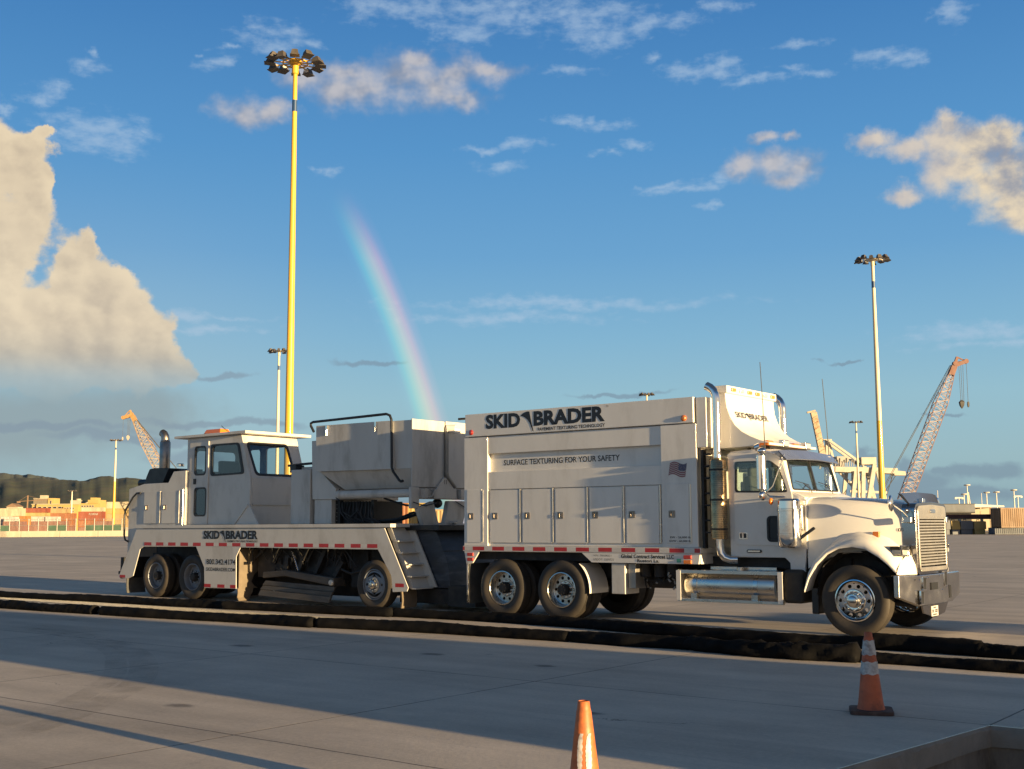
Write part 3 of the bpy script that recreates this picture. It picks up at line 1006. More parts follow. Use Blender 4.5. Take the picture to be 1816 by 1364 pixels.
def wheel(T, s, y, kind, near=True, z=.535, Rt=.535):
    """y is the outer tyre face; kind: steer, dual_alu, dual_steel, steer_steel"""
    sg = 1 if near else -1
    c = (s, y, z)
    w = .30 if kind.startswith('steer') else .27
    rim = .318
    metal = M['steelwheel'] if 'steel' in kind else M['chrome'] if kind == 'steer' else M['alu']
    q = MB()
    q.lathe([(rim - .004, .05), (rim - .001, .028), (rim - .016, .024), (rim - .022, .04), (rim - .036, .075), (rim - .045, .20), (rim - .02, .26)], c, 'y', 48, sg)
    if kind == 'steer':
        q.lathe([(rim - .036, .07), (.278, .036), (.262, .018)], c, 'y', 48, sg)
        hole_disc(q, c, sg, .175, .262, .018, 10, .030, .222)
        q.lathe([(.175, .018), (.165, -.004), (.110, -.010), (.105, -.008)], c, 'y', 48, sg)
    elif kind == 'dual_alu':
        q.lathe([(rim - .045, .165), (.262, .170)], c, 'y', 48, sg)
        hole_disc(q, c, sg, .165, .262, .170, 10, .030, .215)
        q.lathe([(.165, .170), (.155, .158), (.105, .156)], c, 'y', 48, sg)
    elif kind == 'dual_steel':
        q.lathe([(rim - .045, .15), (.255, .165)], c, 'y', 48, sg)
        hole_disc(q, c, sg, .16, .255, .165, 5, .034, .210)
        q.lathe([(.16, .165), (.105, .15)], c, 'y', 48, sg)
    else:
        q.lathe([(rim - .036, .08), (.282, .05), (.25, .040)], c, 'y', 48, sg)
        hole_disc(q, c, sg, .165, .25, .040, 2, .030, .212)
        q.lathe([(.165, .040), (.15, .02), (.10, .018)], c, 'y', 48, sg)
    rim_o = T.part('wheel', q, metal, ang=30)
    ty = MB()
    ty.lathe(tyre_profile(Rt, w, rim), c, 'y', 72, sg)
    T.part('tyre', ty, M['rubber'], rim_o, ang=28)
    if kind.startswith('dual'):
        ty = MB()
        c2 = (s, y + sg * (w + .06), z)
        ty.lathe(tyre_profile(Rt, w, rim), c2, 'y', 72, sg)
        ty.lathe([(rim - .01, .02), (.1, .1)], c2, 'y', 24, sg)
        T.part('tyre', ty, M['rubber'], rim_o, ang=28)
    h = MB()
    d0 = {'steer': -.01, 'dual_alu': .156, 'dual_steel': .15, 'steer_steel': .018}[kind]
    nr = {'steer': .137, 'dual_alu': .137, 'dual_steel': .132, 'steer_steel': .120}[kind]
    for k in range(10):
        a = 2 * math.pi * (k + .5) / 10
        px, pz = s + nr * math.cos(a), z + nr * math.sin(a)
        h.cyl((px, y + sg * d0, pz), (px, y + sg * (d0 - .030), pz), .0165, .015, 6)
        h.ell((px, y + sg * (d0 - .030), pz), .014, .012, .014, 8, 6)
    T.part('lug_nuts', h, M['chrome'], rim_o)
    h = MB()
    if kind == 'steer':
        h.lathe([(.106, d0 + .01), (.104, -.05), (.098, -.06), (.075, -.064), (.070, -.085), (.06, -.092), (0, -.094)], c, 'y', 32, sg)
        T.part('hub_cap', h, M['steel'], rim_o)
    elif kind == 'steer_steel':
        h.lathe([(.095, .03), (.085, -.03), (.05, -.05), (.045, -.075), (0, -.08)], c, 'y', 24, sg)
        T.part('hub_cap', h, M['alu'], rim_o)
    else:
        h.lathe([(.106, d0 + .01), (.104, .06), (.095, .035), (.08, .03), (0, .028)], c, 'y', 32, sg)
        for k in range(8):
            a = 2 * math.pi * k / 8
            h.cyl((s + .078 * math.cos(a), y + sg * .032, z + .078 * math.sin(a)), (s + .078 * math.cos(a), y + sg * .016, z + .078 * math.sin(a)), .009, n=6)
        T.part('hub_cap', h, M['chassis'], rim_o)
    return rim_o


# ------------------------------------------------------------------ the lorry
LW = Thing('service_lorry', 'cream white lorry with tall boxed body, chrome stacks and grille', 'lorry', (-3.4, 1.22, 0), frame=True)

# chassis and running gear
q = MB()
for y in (.78, 1.58):
    q.box(-7.65, .62, y, y + .085, .74, 1.02)
for x in (-7.5, -6.2, -4.6, -3.4, -2.2, -.9, .3):
    q.box(x, x + .09, .86, 1.58, .78, .98)
for x in (-6.85, -5.49):
    q.cyl((x, .5, .535), (x, 1.94, .535), .085, n=14)
    q.ell((x, 1.22, .535), .24, .20, .23)
    for y in (.72, 1.72):
        q.box(x - .5, x + .5, y - .05, y + .05, .60, .70)
q.cyl((0, .4, .50), (0, 2.04, .50), .065, n=12)
q.box(-.06, .06, .4, 2.04, .44, .56)
for y in (.74, 1.7):
    q.box(-.65, .65, y - .045, y + .045, .58, .66)
q.cyl((-5.49, 1.22, .6), (-1.2, 1.22, .85), .06, n=12)
q.box(-1.5, .45, .85, 1.6, .62, 1.5)
q.box(-7.70, -2.72, .20, 2.24, 1.05, 1.20)  # dark floor pan under the body, added to block light
q.box(-2.72, -.2, .45, 2.0, .98, 1.16)
for x in (-3.9, -3.6, -3.35):
    q.cyl((x, .35, .80), (x, .35, 1.05), .11, n=12)
q.cyl((-4.1, .62, .72), (-3.2, .62, .72), .13, n=14)
rgn = random.Random(3)
for k in range(26):
    x = rgn.uniform(-4.2, -3.15)
    q.tube([(x, .3 + rgn.random() * .4, 1.03), (x + rgn.uniform(-.15, .15), .25 + rgn.random() * .3, .85), (x + rgn.uniform(-.3, .3), .3 + rgn.random() * .4, rgn.uniform(.6, .8))], .012, 5)
LW.part('chassis', q, M['chassis'])
# small bright fittings among the chassis pipes
for k in range(12):
    q = MB()
    x, y, z = rgn.uniform(-4.0, -3.2), rgn.uniform(.18, .3), rgn.uniform(.60, .86)
    q.cyl((x, y, z), (x + rgn.uniform(-.05, .05), y, z + rgn.uniform(-.05, .05) + .01), .016, n=6)
    LW.part('pipe_fitting', q, M['galv'])

wheel(LW, 0, .0, 'steer')
wheel(LW, 0, 2.44, 'steer', False)
for x in (-6.85, -5.49):
    wheel(LW, x, .0, 'dual_alu')
    wheel(LW, x, 2.44, 'dual_alu', False)

# --- boxed service body
q = MB()
q.box(-7.72, -2.72, .12, 2.27, 1.20, 3.42)
q.box(-7.72, -2.72, 2.27, 2.42, 1.31, 3.40)
q.box(-7.74, -7.72, .10, 2.35, 1.25, 3.42)
body = LW.part('body_box', q, M['white2'], bev=.008)
q = MB()
q.box(-7.775, -7.19, .018, .12, 1.313, 3.392)           # rear column
q.box(-3.352, -2.662, .018, .12, 1.313, 3.392)          # front column
q.box(-7.186, -3.356, .034, .12, 3.062, 3.390)          # rail above the recess
q.box(-7.186, -3.356, .034, .12, 2.378, 2.713)          # rail below the recess
q.box(-7.186, -3.356, .058, .12, 1.313, 2.374)          # door surround
LW.part('side_panel', q, M['white2'], body, bev=.007)
q = MB()
q.box(-7.735, -2.69, -.006, 2.44, 3.405, 3.845)
hd = LW.part('header_panel', q, M['white2'], body, bev=.012)
q = MB()
q.box(-2.700, -2.662, .04, 2.38, 1.25, 3.40)
LW.part('front_wall', q, M['white'], body, bev=.006)
q = MB()
q.box(-2.655, -2.46, .03, 2.36, 2.98, 3.83)
LW.part('front_locker', q, M['white'], body, bev=.015)
# doors
doors = [(-7.70, -7.285), (-7.135, -6.405), (-6.363, -5.645), (-5.606, -4.885), (-4.846, -4.115), (-4.075, -3.372), (-3.252, -2.772)]
for i, (a, b) in enumerate(doors):
    out = i in (0, 6)
    y0 = .006 if out else .028
    q = MB()
    q.box(a, b - .045, y0, y0 + .028, 1.376, 2.385 if out else 2.360)
    d = LW.part('locker_door', q, M['white2'], bev=.006)
    h = MB()
    h.cyl((b - .022, y0 + .012, 1.385), (b - .022, y0 + .012, 2.37), .0155, n=10)
    LW.part('hinge', h, M['alu'], d)
    l = MB()
    lx = a + (.095 if not out else .085) + .02
    l.m = 0
    l.holed(rr(lx - .062, lx + .062, 1.812, 1.936, .012), [rr(lx - .045, lx + .045, 1.828, 1.920, .01)], y0 - .008, y0 - .001)
    l.box(lx - .045, lx + .045, y0 - .003, y0 - .001, 1.828, 1.920)
    l.cyl((lx - .018, y0 - .009, 1.905), (lx - .018, y0 - .009, 1.840), .010, n=8)
    l.box(lx + .008, lx + .036, y0 - .014, y0 - .004, 1.835, 1.912)
    l.m = 1
    l.box(lx - .040, lx - .006, y0 - .0055, y0 - .0035, 1.833, 1.915)
    LW.part('latch', l, [M['latchsteel'], M['black']], d)
# rub rail with tape
q = MB()
q.box(-7.785, -2.605, -.012, 2.452, 1.212, 1.311)
rail = LW.part('rub_rail', q, M['white'], bev=.006)
def tape(T, parent, z0, z1, y, cuts, first=0):
    # one strip of tape, alternating white (0) and red (1) between the cuts
    q = MB()
    for k in range(len(cuts) - 1):
        q.m = (k + first) % 2
        q.add([(cuts[k], y, z0), (cuts[k + 1], y, z0), (cuts[k + 1], y, z1), (cuts[k], y, z1)], [(0, 1, 2, 3)])
    return T.part('reflective_tape', q, [M['tape'], M['red']], parent, ang=0)


cuts = [-7.78, -7.735]
for k in range(10):
    cuts += [-7.535 + k * .4815, -7.25 + k * .4815]
tape(LW, rail, 1.227, 1.299, -.0150, cuts + [-2.72, -2.616], 1)
# lower valance
for y0, y1 in ((2.41, 2.44), (.0, .03)):
    q = MB()
    q.prism([(-7.76, 1.208), (-7.70, .955), (-7.55, .985), (-7.38, 1.208)], y0, y1)
    LW.part('tail_bracket', q, M['white'], bev=.005)
    q = MB()
    q.prism([(-5.02, 1.208), (-4.80, 1.038), (-2.655, 1.038), (-2.625, 1.208)], y0, y1)
    val = LW.part('valance', q, M['white'], bev=.005)
q = MB()
q.box(-2.66, -2.63, .03, 2.41, 1.04, 1.208)
LW.part('valance', q, M['white'], bev=.005)
for (x, z, m) in ((-7.60, 1.15, 'redlens'), (-7.60, 1.055, 'redlens'), (-2.86, 1.155, 'redlens'), (-2.86, 1.075, 'amber')):
    q = MB()
    q.box(x - .075, x + .075, -.022, .004, z - .032, z + .032)
    LW.part('marker_lamp', q, M[m], val, bev=.010)
q = MB()
q.box(-3.07, -2.985, -.004, -.001, 1.062, 1.125)
LW.part('sticker', q, M['green'], val)
for x, z, m in ((-7.575, 3.49, 'redlens'), (-2.872, 3.49, 'amber')):
    q = MB()
    q.lathe([(.052, -.002), (.052, -.012), (.040, -.016)], (x, -.006, z), 'y', 20)
    q.lathe([(.040, -.014), (.034, -.024), (0, -.028)], (x, -.006, z), 'y', 20)
    LW.part('marker_lamp', q, M[m], hd)
# flap, quarter fender, tool box
q = MB()
q.box(-7.66, -7.645, .03, .64, .22, .98)
f1 = LW.part('mud_flap', q, M['flap'])
q = MB()
q.box(-7.70, -7.662, .0, .05, .24, 1.0)
LW.part('flap_bracket', q, M['chrome'], f1, bev=.006)
q = MB()
arc = [(-5.49 + .63 * math.cos(R(a)), .535 + .63 * math.sin(R(a))) for a in (50, 42, 34, 26, 18, 10, 2, -4)]
q.loft([[(x, .02, z), (x, .62, z), (x - .012, .62, z - .005), (x - .012, .02, z - .005)] for x, z in arc])
LW.part('quarter_fender', q, M['white'], bev=.003)
q = MB()
q.box(-4.41, -4.13, .04, .50, .50, 1.03)
LW.part('tool_box', q, M['machine'], bev=.012)
q = MB()
q.box(-4.10, -3.95, .10, .55, .60, 1.03)
LW.part('battery_tray', q, M['galv'], bev=.008)

# lettering
P0 = lambda u, v: (u, -.0085, v)
def logo(mb, u0, u1, v0, v1, to, tail=True, bold=.045):
    W, H = u1 - u0, v1 - v0
    X = lambda t: u0 + t * W
    Y = lambda t: v0 + t * H
    letters('SKID', X(0), X(.305), Y(.26), Y(1), to, bold, mb)
    letters('BRADER', X(.420), X(1), Y(.26), Y(1), to, bold, mb)
    blade = [(.306, .80), (.322, .90), (.342, .97), (.362, 1.01), (.384, 1.01), (.392, .74), (.404, .38), (.420, -.02), (.411, .02), (.400, .20), (.386, .42), (.368, .60), (.345, .72), (.325, .785)]
    mb.add([to(X(a), Y(b)) for a, b in blade], [list(range(len(blade)))])
    if tail:
        letters('PAVEMENT TEXTURING TECHNOLOGY', X(.455), X(1), Y(0), Y(.17), to, .025, mb)
    return mb

q = logo(MB(), -7.21, -4.47, 3.435, 3.81, P0)
letters('TM', -4.445, -4.395, 3.78, 3.81, P0, 0, q)
LW.part('lettering', q, M['ink'], hd, ang=0)
q = letters('SURFACE TEXTURING FOR YOUR SAFETY', -6.87, -4.25, 2.83, 2.935, lambda u, v: (u, .1165, v), 0.014)
LW.part('lettering', q, M['ink'], body, ang=0)
q = letters('Global Contract Services LLC', -4.18, -3.12, 1.122, 1.19, lambda u, v: (u, -.0035, v), .03)
LW.part('lettering', q, M['ink'], val, ang=0)
q = letters('Ruston La.', -3.85, -3.41, 1.055, 1.11, lambda u, v: (u, -.0035, v), .03)
LW.part('lettering', q, M['ink'], val, ang=0)
q = letters('VIN  70104221', -4.76, -4.38, 1.145, 1.180, lambda u, v: (u, -.0035, v), .010)
LW.part('lettering', q, M['inkgrey'], val, ang=0)
q = letters('USDOT  3259725', -4.76, -4.33, 1.075, 1.112, lambda u, v: (u, -.0035, v), .010)
LW.part('lettering', q, M['inkgrey'], val, ang=0)
q = letters('EW - 26,000 lb', -3.19, -2.80, 1.462, 1.500, lambda u, v: (u, .0035, v), .02)
LW.part('lettering', q, M['ink'], body, ang=0)
q = letters('GVW - 60,000 lb', -3.21, -2.80, 1.400, 1.438, lambda u, v: (u, .0035, v), .02)
LW.part('lettering', q, M['ink'], body, ang=0)

# waving flag decal
def flag(mb, u0, v0, w, h, y):
    def P(a, b, o=0.0):
        wave = .10 * math.sin(a * 5.2 + .4) * h
        return (u0 + a * w + (1 - b) * -.10 * w, y - o, v0 + b * h * (.62 + .06 * a) + .26 * h + a * .03 * h + wave)
    N = 18
    for k in range(13):
        b0, b1 = k / 13, (k + 1) / 13
        mb.m = 0 if k % 2 == 0 else 1
        mb.loft([[P(i / N, b0) for i in range(N + 1)], [P(i / N, b1) for i in range(N + 1)]], caps=False, closed=False)
    mb.m = 2
    rows = [[P(1 - .46 + .46 * i / 8, b, .0015) for i in range(9)] for b in (6 / 13, .6, .8, 1.0)]
    mb.loft(rows, caps=False, closed=False)
    mb.m = 1
    for r_ in range(5):
        for c_ in range(6):
            a, b = 1 - .46 + .46 * (c_ + .5) / 6, 6 / 13 + 7 / 13 * (r_ + .5) / 5
            p = P(a, b, .003)
            mb.prism([(p[0] + .0065 * math.cos(t * 1.2566 + 1.57), p[2] + .0065 * math.sin(t * 1.2566 + 1.57)) for t in range(5)], p[1], p[1] - .0005)
    return mb

q = flag(MB(), -3.175, 2.43, .33, .33, .0155)
LW.part('flag_decal', q, [M['flagred'], M['flagwhite'], M['flagblue']], body, ang=0)

# --- cab
win = rpoly([(-2.035, 2.232), (-1.12, 2.215), (-1.255, 2.60), (-1.40, 2.715), (-2.02, 2.715)], .05, 3)
vent = rr(-1.47, -1.17, 1.43, 1.81, .06)
side = [(-2.16, 1.165), (-1.20, 1.160), (-1.115, 1.08), (-1.10, .715), (-.885, .705), (-.835, 1.30), (-.80, 2.08), (-1.03, 2.19), (-1.10, 2.26), (-1.235, 2.78), (-1.34, 2.85), (-2.18, 2.86)]
q = MB()
for y0, y1 in ((.20, .25), (2.19, 2.24)):
    q.holed(side, [win], y0, y1)
q.holed([(.25, 1.16), (2.19, 1.16), (2.19, 2.85), (.25, 2.85)], [rr(.55, 1.89, 2.16, 2.68, .08)], -2.19, -2.15, YZ)
q.box(-2.15, -.85, .25, 2.19, 1.16, 1.22)
cab = LW.part('cab', q, M['white'], bev=.010)
q = MB()
roof = []
for x, zt, ins in ((-2.20, 2.855, .03), (-2.16, 2.905, 0), (-1.7, 2.93, 0), (-1.36, 2.915, 0), (-1.20, 2.86, .02)):
    roof.append([(x, .20 + ins, 2.80)] + [(x, .20 + ins + .10 * (1 - math.cos(R(t))) , 2.80 + (zt - 2.80) * math.sin(R(t))) for t in (20, 45, 70, 90)] +
                [(x, 2.24 - ins - .10 * (1 - math.cos(R(t))), 2.80 + (zt - 2.80) * math.sin(R(t))) for t in (90, 70, 45, 20)] + [(x, 2.24 - ins, 2.80)])
q.loft(roof)
LW.part('roof', q, M['white'], cab, ang=45)
# door, proud of the cab side
q = MB()
dpoly = rpoly([(-2.075, 1.36), (-1.10, 1.345), (-1.03, 2.14), (-1.19, 2.70), (-1.30, 2.775), (-2.065, 2.785)], .07, 4)
q.holed(dpoly, [win, vent], .182, .196)
door = LW.part('door', q, M['white'], bev=.007)
q = MB()
q.holed(rpoly([(-2.047, 2.220), (-1.105, 2.203), (-1.245, 2.61), (-1.395, 2.727), (-2.032, 2.727)], .05, 3), [rpoly([(-2.02, 2.246), (-1.135, 2.229), (-1.265, 2.59), (-1.405, 2.702), (-2.008, 2.702)], .05, 3)], .176, .205)
LW.part('window_frame', q, M['black'], door)
q = MB()
q.prism(rpoly([(-2.047, 2.600), (-1.255, 2.612), (-1.395, 2.727), (-2.032, 2.727)], .04, 3), .160, .176)
LW.part('rain_guard', q, M['darkglass'], door)
q = MB()
q.prism(win, .212, .218)
LW.part('window_pane', q, M['glass'], door)
q = MB()
q.holed(rr(-1.49, -1.15, 1.41, 1.83, .07), [rr(-1.455, -1.185, 1.445, 1.795, .05)], .172, .2)
q.prism(rr(-1.455, -1.185, 1.445, 1.795, .05), .19, .196)
LW.part('vent_window', q, M['black'], door, bev=.003)
q = MB()
q.m = 0
q.holed(rr(-1.985, -1.835, 1.455, 1.565, .015), [rr(-1.968, -1.852, 1.472, 1.548, .012)], .168, .182)
q.box(-1.935, -1.905, .170, .182, 1.472, 1.548)
q.m = 1
q.box(-1.968, -1.852, .177, .181, 1.472, 1.548)
LW.part('door_handle', q, [M['chrome'], M['black']], door)
q = MB()
q.m = 0
q.prism(rr(-1.86, -1.60, 1.235, 1.285, .022), .178, .202)
q.m = 1
q.prism(rr(-1.84, -1.62, 1.248, 1.272, .010), .170, .178)
LW.part('step_light', q, [M['black'], M['chrome']], cab)
# windscreen: surround, two panes, wipers
WS0, WS1 = Vector((-1.085, 2.235)), Vector((-1.215, 2.765))
def WS(u, v, w):
    p = WS0.lerp(WS1, v)
    return (p.x + w * .97, u, p.y + w * .24)
q = MB()
q.holed([(.225, -.06), (2.215, -.06), (2.215, 1.04), (.225, 1.04)], [rpoly([(.30, .02), (1.195, .02), (1.195, .95), (.36, .95)], .07, 3), rpoly([(1.245, .02), (2.14, .02), (2.08, .95), (1.245, .95)], .07, 3)], -.03, .012, WS)
wsf = LW.part('windscreen_frame', q, M['white'], cab, bev=.005)
for o, i in ((rpoly([(.29, .005), (1.205, .005), (1.205, .965), (.35, .965)], .07, 3), rpoly([(.325, .05), (1.18, .05), (1.18, .93), (.385, .93)], .06, 3)), (rpoly([(1.235, .005), (2.15, .005), (2.09, .965), (1.235, .965)], .07, 3), rpoly([(1.26, .05), (2.115, .05), (2.055, .93), (1.26, .93)], .06, 3))):
    q = MB()
    q.holed(o, [i], .013, .022, WS)
    LW.part('window_seal', q, M['black'], cab)
    q = MB()
    q.prism(o, .0, .006, WS)
    LW.part('windscreen_pane', q, M['glass'], cab)
q = MB()
q.box(1.205, 1.235, 0, 0, 0, 0) if False else None
q.prism([(1.20, 0), (1.24, 0), (1.24, .97), (1.20, .97)], .012, .028, WS)
LW.part('centre_post', q, M['black'], cab)
for y0, y1 in ((.95, .45), (1.80, 1.35)):
    q = MB()
    q.tube([WS(y0, -.10, .05), WS(y0 - .03, .02, .05), WS((y0 + y1) / 2, .22, .045)], .008, 6)
    q.tube([WS(y0 - .02, .18, .035), WS(y1, .28, .035)], .007, 6)
    LW.part('wiper', q, M['black'], cab)
# cowl under the glass and inner dash
q = MB()
q.prism([(-1.12, 2.10), (-1.065, 2.225), (-.90, 2.165), (-.82, 2.12), (-.82, 1.3), (-1.0, 1.3)], .205, 2.235)
LW.part('cowl', q, M['white'], cab, bev=.02)
q = MB()
q.prism([(-1.35, 1.5), (-1.40, 2.10), (-1.25, 2.22), (-1.125, 2.215), (-1.125, 1.5)], .26, 2.18)
q.tube([(-1.50 + .05 * math.sin(R(a)), 1.72 + .21 * math.cos(R(a)), 2.16 + .20 * math.sin(R(a))) for a in range(0, 361, 20)], .015, 6)
q.beam((-1.48, 1.72, 2.14), (-1.3, 1.72, 2.05), .05)
q.box(-2.14, -2.1, .26, 2.18, 1.22, 2.12)
LW.part('dashboard', q, M['interior'], cab, bev=.01)
for y in (.55, 1.55):
    q = MB()
    q.box(-2.02, -1.55, y, y + .48, 1.50, 1.68)
    q.prism(rpoly([(-2.08, 1.62), (-1.88, 1.62), (-1.93, 2.50), (-2.08, 2.50)], .06), y, y + .48)
    q.box(-2.06, -1.96, y + .10, y + .38, 2.46, 2.66)
    LW.part('seat', q, M['seat'], cab, bev=.04, seg=3)
# sun visor
q = MB()
v0 = [(-1.235, .14, 2.885), (-1.235, .5, 2.905), (-1.235, 1.22, 2.925), (-1.235, 1.94, 2.905), (-1.235, 2.30, 2.885)]
v1 = [(-1.105, .16, 2.735), (-1.06, .5, 2.75), (-1.04, 1.22, 2.765), (-1.06, 1.94, 2.75), (-1.105, 2.28, 2.735)]
q.loft([v0, v1, [(x - .01, y, z - .012) for x, y, z in v1], [(x - .01, y, z - .012) for x, y, z in v0]], closed=False, caps=False)
LW.part('sun_visor', q, M['visor'], cab, ang=50)
# roof lamps: amber beacons and two work lights on a rail
q = MB()
q.box(-1.62, -1.55, .5, 1.95, 2.955, 2.985)
for y in (.55, 1.2, 1.9):
    q.box(-1.60, -1.57, y, y + .03, 2.90, 2.96)
LW.part('lamp_rail', q, M['black'], cab)
for y in (.42, 1.42):
    q = MB()
    q.loft([[(-1.56 + a * .10, y + b * .15, 2.985 + .095 * k) for a, b in ((-1, -1), (1, -1), (1, 1), (-1, 1))] if k == 0 else [(-1.56 + a * .07, y + b * .09, 2.985 + .085) for a, b in ((-1, -1), (1, -1), (1, 1), (-1, 1))] for k in (0, 1)])
    LW.part('beacon', q, M['amber'], cab, bev=.015)
for y in (.78, 1.66):
    q = MB()
    q.m = 0
    q.box(-1.52, -1.43, y, y + .20, 2.985, 3.095)
    q.m = 1
    q.box(-1.432, -1.424, y + .015, y + .185, 3.0, 3.08)
    LW.part('work_light', q, [M['steel'], M['clear']], cab, bev=.012)
# fairing between cab roof and body
fp = [(-2.235, 3.99), (-2.235, 3.83), (-2.215, 3.66), (-2.16, 3.50), (-2.07, 3.35), (-1.95, 3.24), (-1.80, 3.155), (-1.64, 3.085), (-1.45, 3.03)]
q = MB()
q.prism([(-2.42, 2.96), (-2.42, 3.99)] + fp + [(-1.45, 2.99)], .30, 2.14)
fair = LW.part('roof_fairing', q, M['white'], bev=.012)
q = MB()
q.box(-2.44, -2.19, .27, 2.17, 3.90, 4.03)
LW.part('fairing_cap', q, M['white'], fair, bev=.015)
for k in range(6):
    y = .42 + k * .30
    q = MB()
    q.box(-2.19, -2.165, y, y + .15, 3.935, 3.995)
    LW.part('clearance_lamp', q, M['clear' if k in (1, 4) else 'amber'], fair, bev=.02, seg=3)
def FS(u, v):
    for (x0, z0), (x1, z1) in zip(fp, fp[1:]):
        if z1 <= v <= z0:
            return (x0 + (x1 - x0) * (v - z0) / (z1 - z0) + .014, u, v)
    return (-1.5, u, v)
q = logo(MB(), .52, 1.74, 3.465, 3.60, FS, False, .008)
LW.part('lettering', q, M['ink'], fair, ang=0)
for y in (.6, 1.22, 1.85):
    q = MB()
    q.box(-2.0, -1.95, y - .02, y + .02, 2.90, 2.97)
    LW.part('fairing_bracket', q, M['black'], fair)

# hood
q = MB()
secs = []
for x, yo, zt, zb in ((-.815, .215, 2.105, 1.0), (-.55, .235, 2.105, 1.15), (-.2, .285, 2.09, 1.25), (.15, .36, 2.065, 1.25), (.42, .44, 2.03, 1.1), (.63, .515, 1.975, .98)):
    h = [(x, yo, zb), (x, yo, zt - .42), (x, yo + .015, zt - .22), (x, yo + .055, zt - .10), (x, yo + .12, zt - .035), (x, yo + .24, zt), (x, yo + .5, zt + .022)]
    secs.append(h + [(a, 2.44 - b, c) for a, b, c in reversed(h)])
q.loft(secs, caps=True)
hood = LW.part('hood', q, M['white'], ang=60)
q = MB()
q.tube([(-.822, .205, 1.30), (-.818, .205, 1.95), (-.815, .225, 2.03), (-.815, .29, 2.09), (-.815, .42, 2.115)], .018, 8)
LW.part('hood_seal', q, M['white'], hood)
# fenders
lip = [(-.80, .635), (-.72, .85), (-.60, 1.05), (-.42, 1.22), (-.22, 1.315), (0, 1.344), (.2, 1.31), (.4, 1.19), (.53, 1.07), (.60, .985), (.64, .95)]
top = [(-.815, .70), (-.74, .97), (-.62, 1.17), (-.42, 1.335), (-.22, 1.435), (0, 1.485), (.2, 1.485), (.4, 1.40), (.53, 1.27), (.60, 1.14), (.64, 1.00)]
for near in (True, False):
    q = MB()
    Yf = (lambda y: y) if near else (lambda y: 2.44 - y)
    secs = []
    for k in range(len(lip)):
        (s0, z0), (s1, z1) = lip[k], top[k]
        fr = max(0, (s0 - .35) / .29)
        ins = .07 * fr
        hy = .24 + .30 * max(0, min(1, (s0 + .2) / .84))
        dx = .16 * fr
        up = .10 if -.5 < s0 < .5 else .03
        secs.append([(s0, Yf(.30 + ins), z0 + .03), (s0, Yf(.01 + ins), z0), (s0, Yf(.0 + ins), z0 + .03), (s0 * .7 + s1 * .3, Yf(.002 + ins), z0 + (z1 - z0) * .45), (s1, Yf(.03 + ins), z0 + (z1 - z0) * .78),
                     (s1 + dx * .2, Yf(.085 + ins), z1 - .008), (s1 + dx * .5, Yf(.17 + ins), z1 + .012), (s1 + dx * .8, Yf(max(hy - .06, .24 + ins)), z1 + .02 + up * .25), (s1 + dx, Yf(hy + .03), z1 + up)])
    q.loft(secs, closed=False, caps=False)
    fen = LW.part('fender', q, M['white'], ang=70)
    # front apron that closes the fender towards the grille
    q = MB()
    a = [(.645, Yf(.07), .94), (.66, Yf(.10), 1.02), (.665, Yf(.20), 1.12), (.70, Yf(.32), 1.20), (.74, Yf(.46), 1.22)]
    b = [(.67, Yf(.10), .93), (.72, Yf(.25), .93), (.76, Yf(.36), .93), (.79, Yf(.45), .93), (.80, Yf(.52), .93)]
    q.loft([a, [tuple(Vector(p).lerp(Vector(r), .5) + Vector((.02, 0, 0))) for p, r in zip(a, b)], b], closed=False, caps=False)
    LW.part('apron', q, M['white'], fen, ang=60)
    q = MB()
    q.m = 0
    q.holed([(Yf(.13), 1.215), (Yf(.43), 1.195), (Yf(.45), 1.365), (Yf(.09), 1.375)], [[(Yf(.155), 1.235), (Yf(.41), 1.217), (Yf(.42), 1.342), (Yf(.12), 1.352)]], .700, .725, YZ)
    q.m = 1
    q.prism([(Yf(.155), 1.235), (Yf(.41), 1.217), (Yf(.418), 1.295), (Yf(.14), 1.30)], .56, .712, YZ)
    q.m = 2
    q.prism([(Yf(.14), 1.302), (Yf(.418), 1.297), (Yf(.42), 1.342), (Yf(.12), 1.352)], .54, .705, YZ)
    LW.part('headlight', q, [M['chrome'], M['clear'], M['black']], fen, bev=.004)
    q = MB()
    q.box(.21, .31, Yf(.335) - .03, Yf(.335) + .03, 1.485, 1.575)
    LW.part('side_marker', q, M['amber'], hood, bev=.01)
    q = MB()
    q.loft([[(-.55 + .02 * k, Yf(.05), .72 - .02 * k), (-.40, Yf(.42), .72)] for k in (0, 1)], closed=False, caps=False)
    # dark wheel well
    q = MB()
    q.loft([[(-.62, Yf(.45), .55), (-.62, Yf(.06), .60)], [(-.50, Yf(.45), 1.05), (-.50, Yf(.06), 1.05)], [(-.25, Yf(.45), 1.25), (-.25, Yf(.06), 1.25)], [(.1, Yf(.45), 1.28), (.1, Yf(.06), 1.28)], [(.45, Yf(.48), 1.08), (.45, Yf(.1), 1.08)], [(.62, Yf(.5), .8), (.62, Yf(.12), .8)]], closed=False, caps=False)
    q.box(-.80, .60, Yf(.55) - .02, Yf(.55) + .02, .70, 1.5)
    LW.part('wheel_well', q, M['chassis'], fen)
q = MB()
q.box(-.74, -.62, .12, .55, .30, .70)
LW.part('mud_flap', q, M['black'], bev=.02)
q = letters('072', .545, .70, 1.575, 1.625, lambda u, v: (u, .44 + (u - .42) * .34 - .010, v), .015)
LW.part('lettering', q, M['ink'], hood, ang=0)

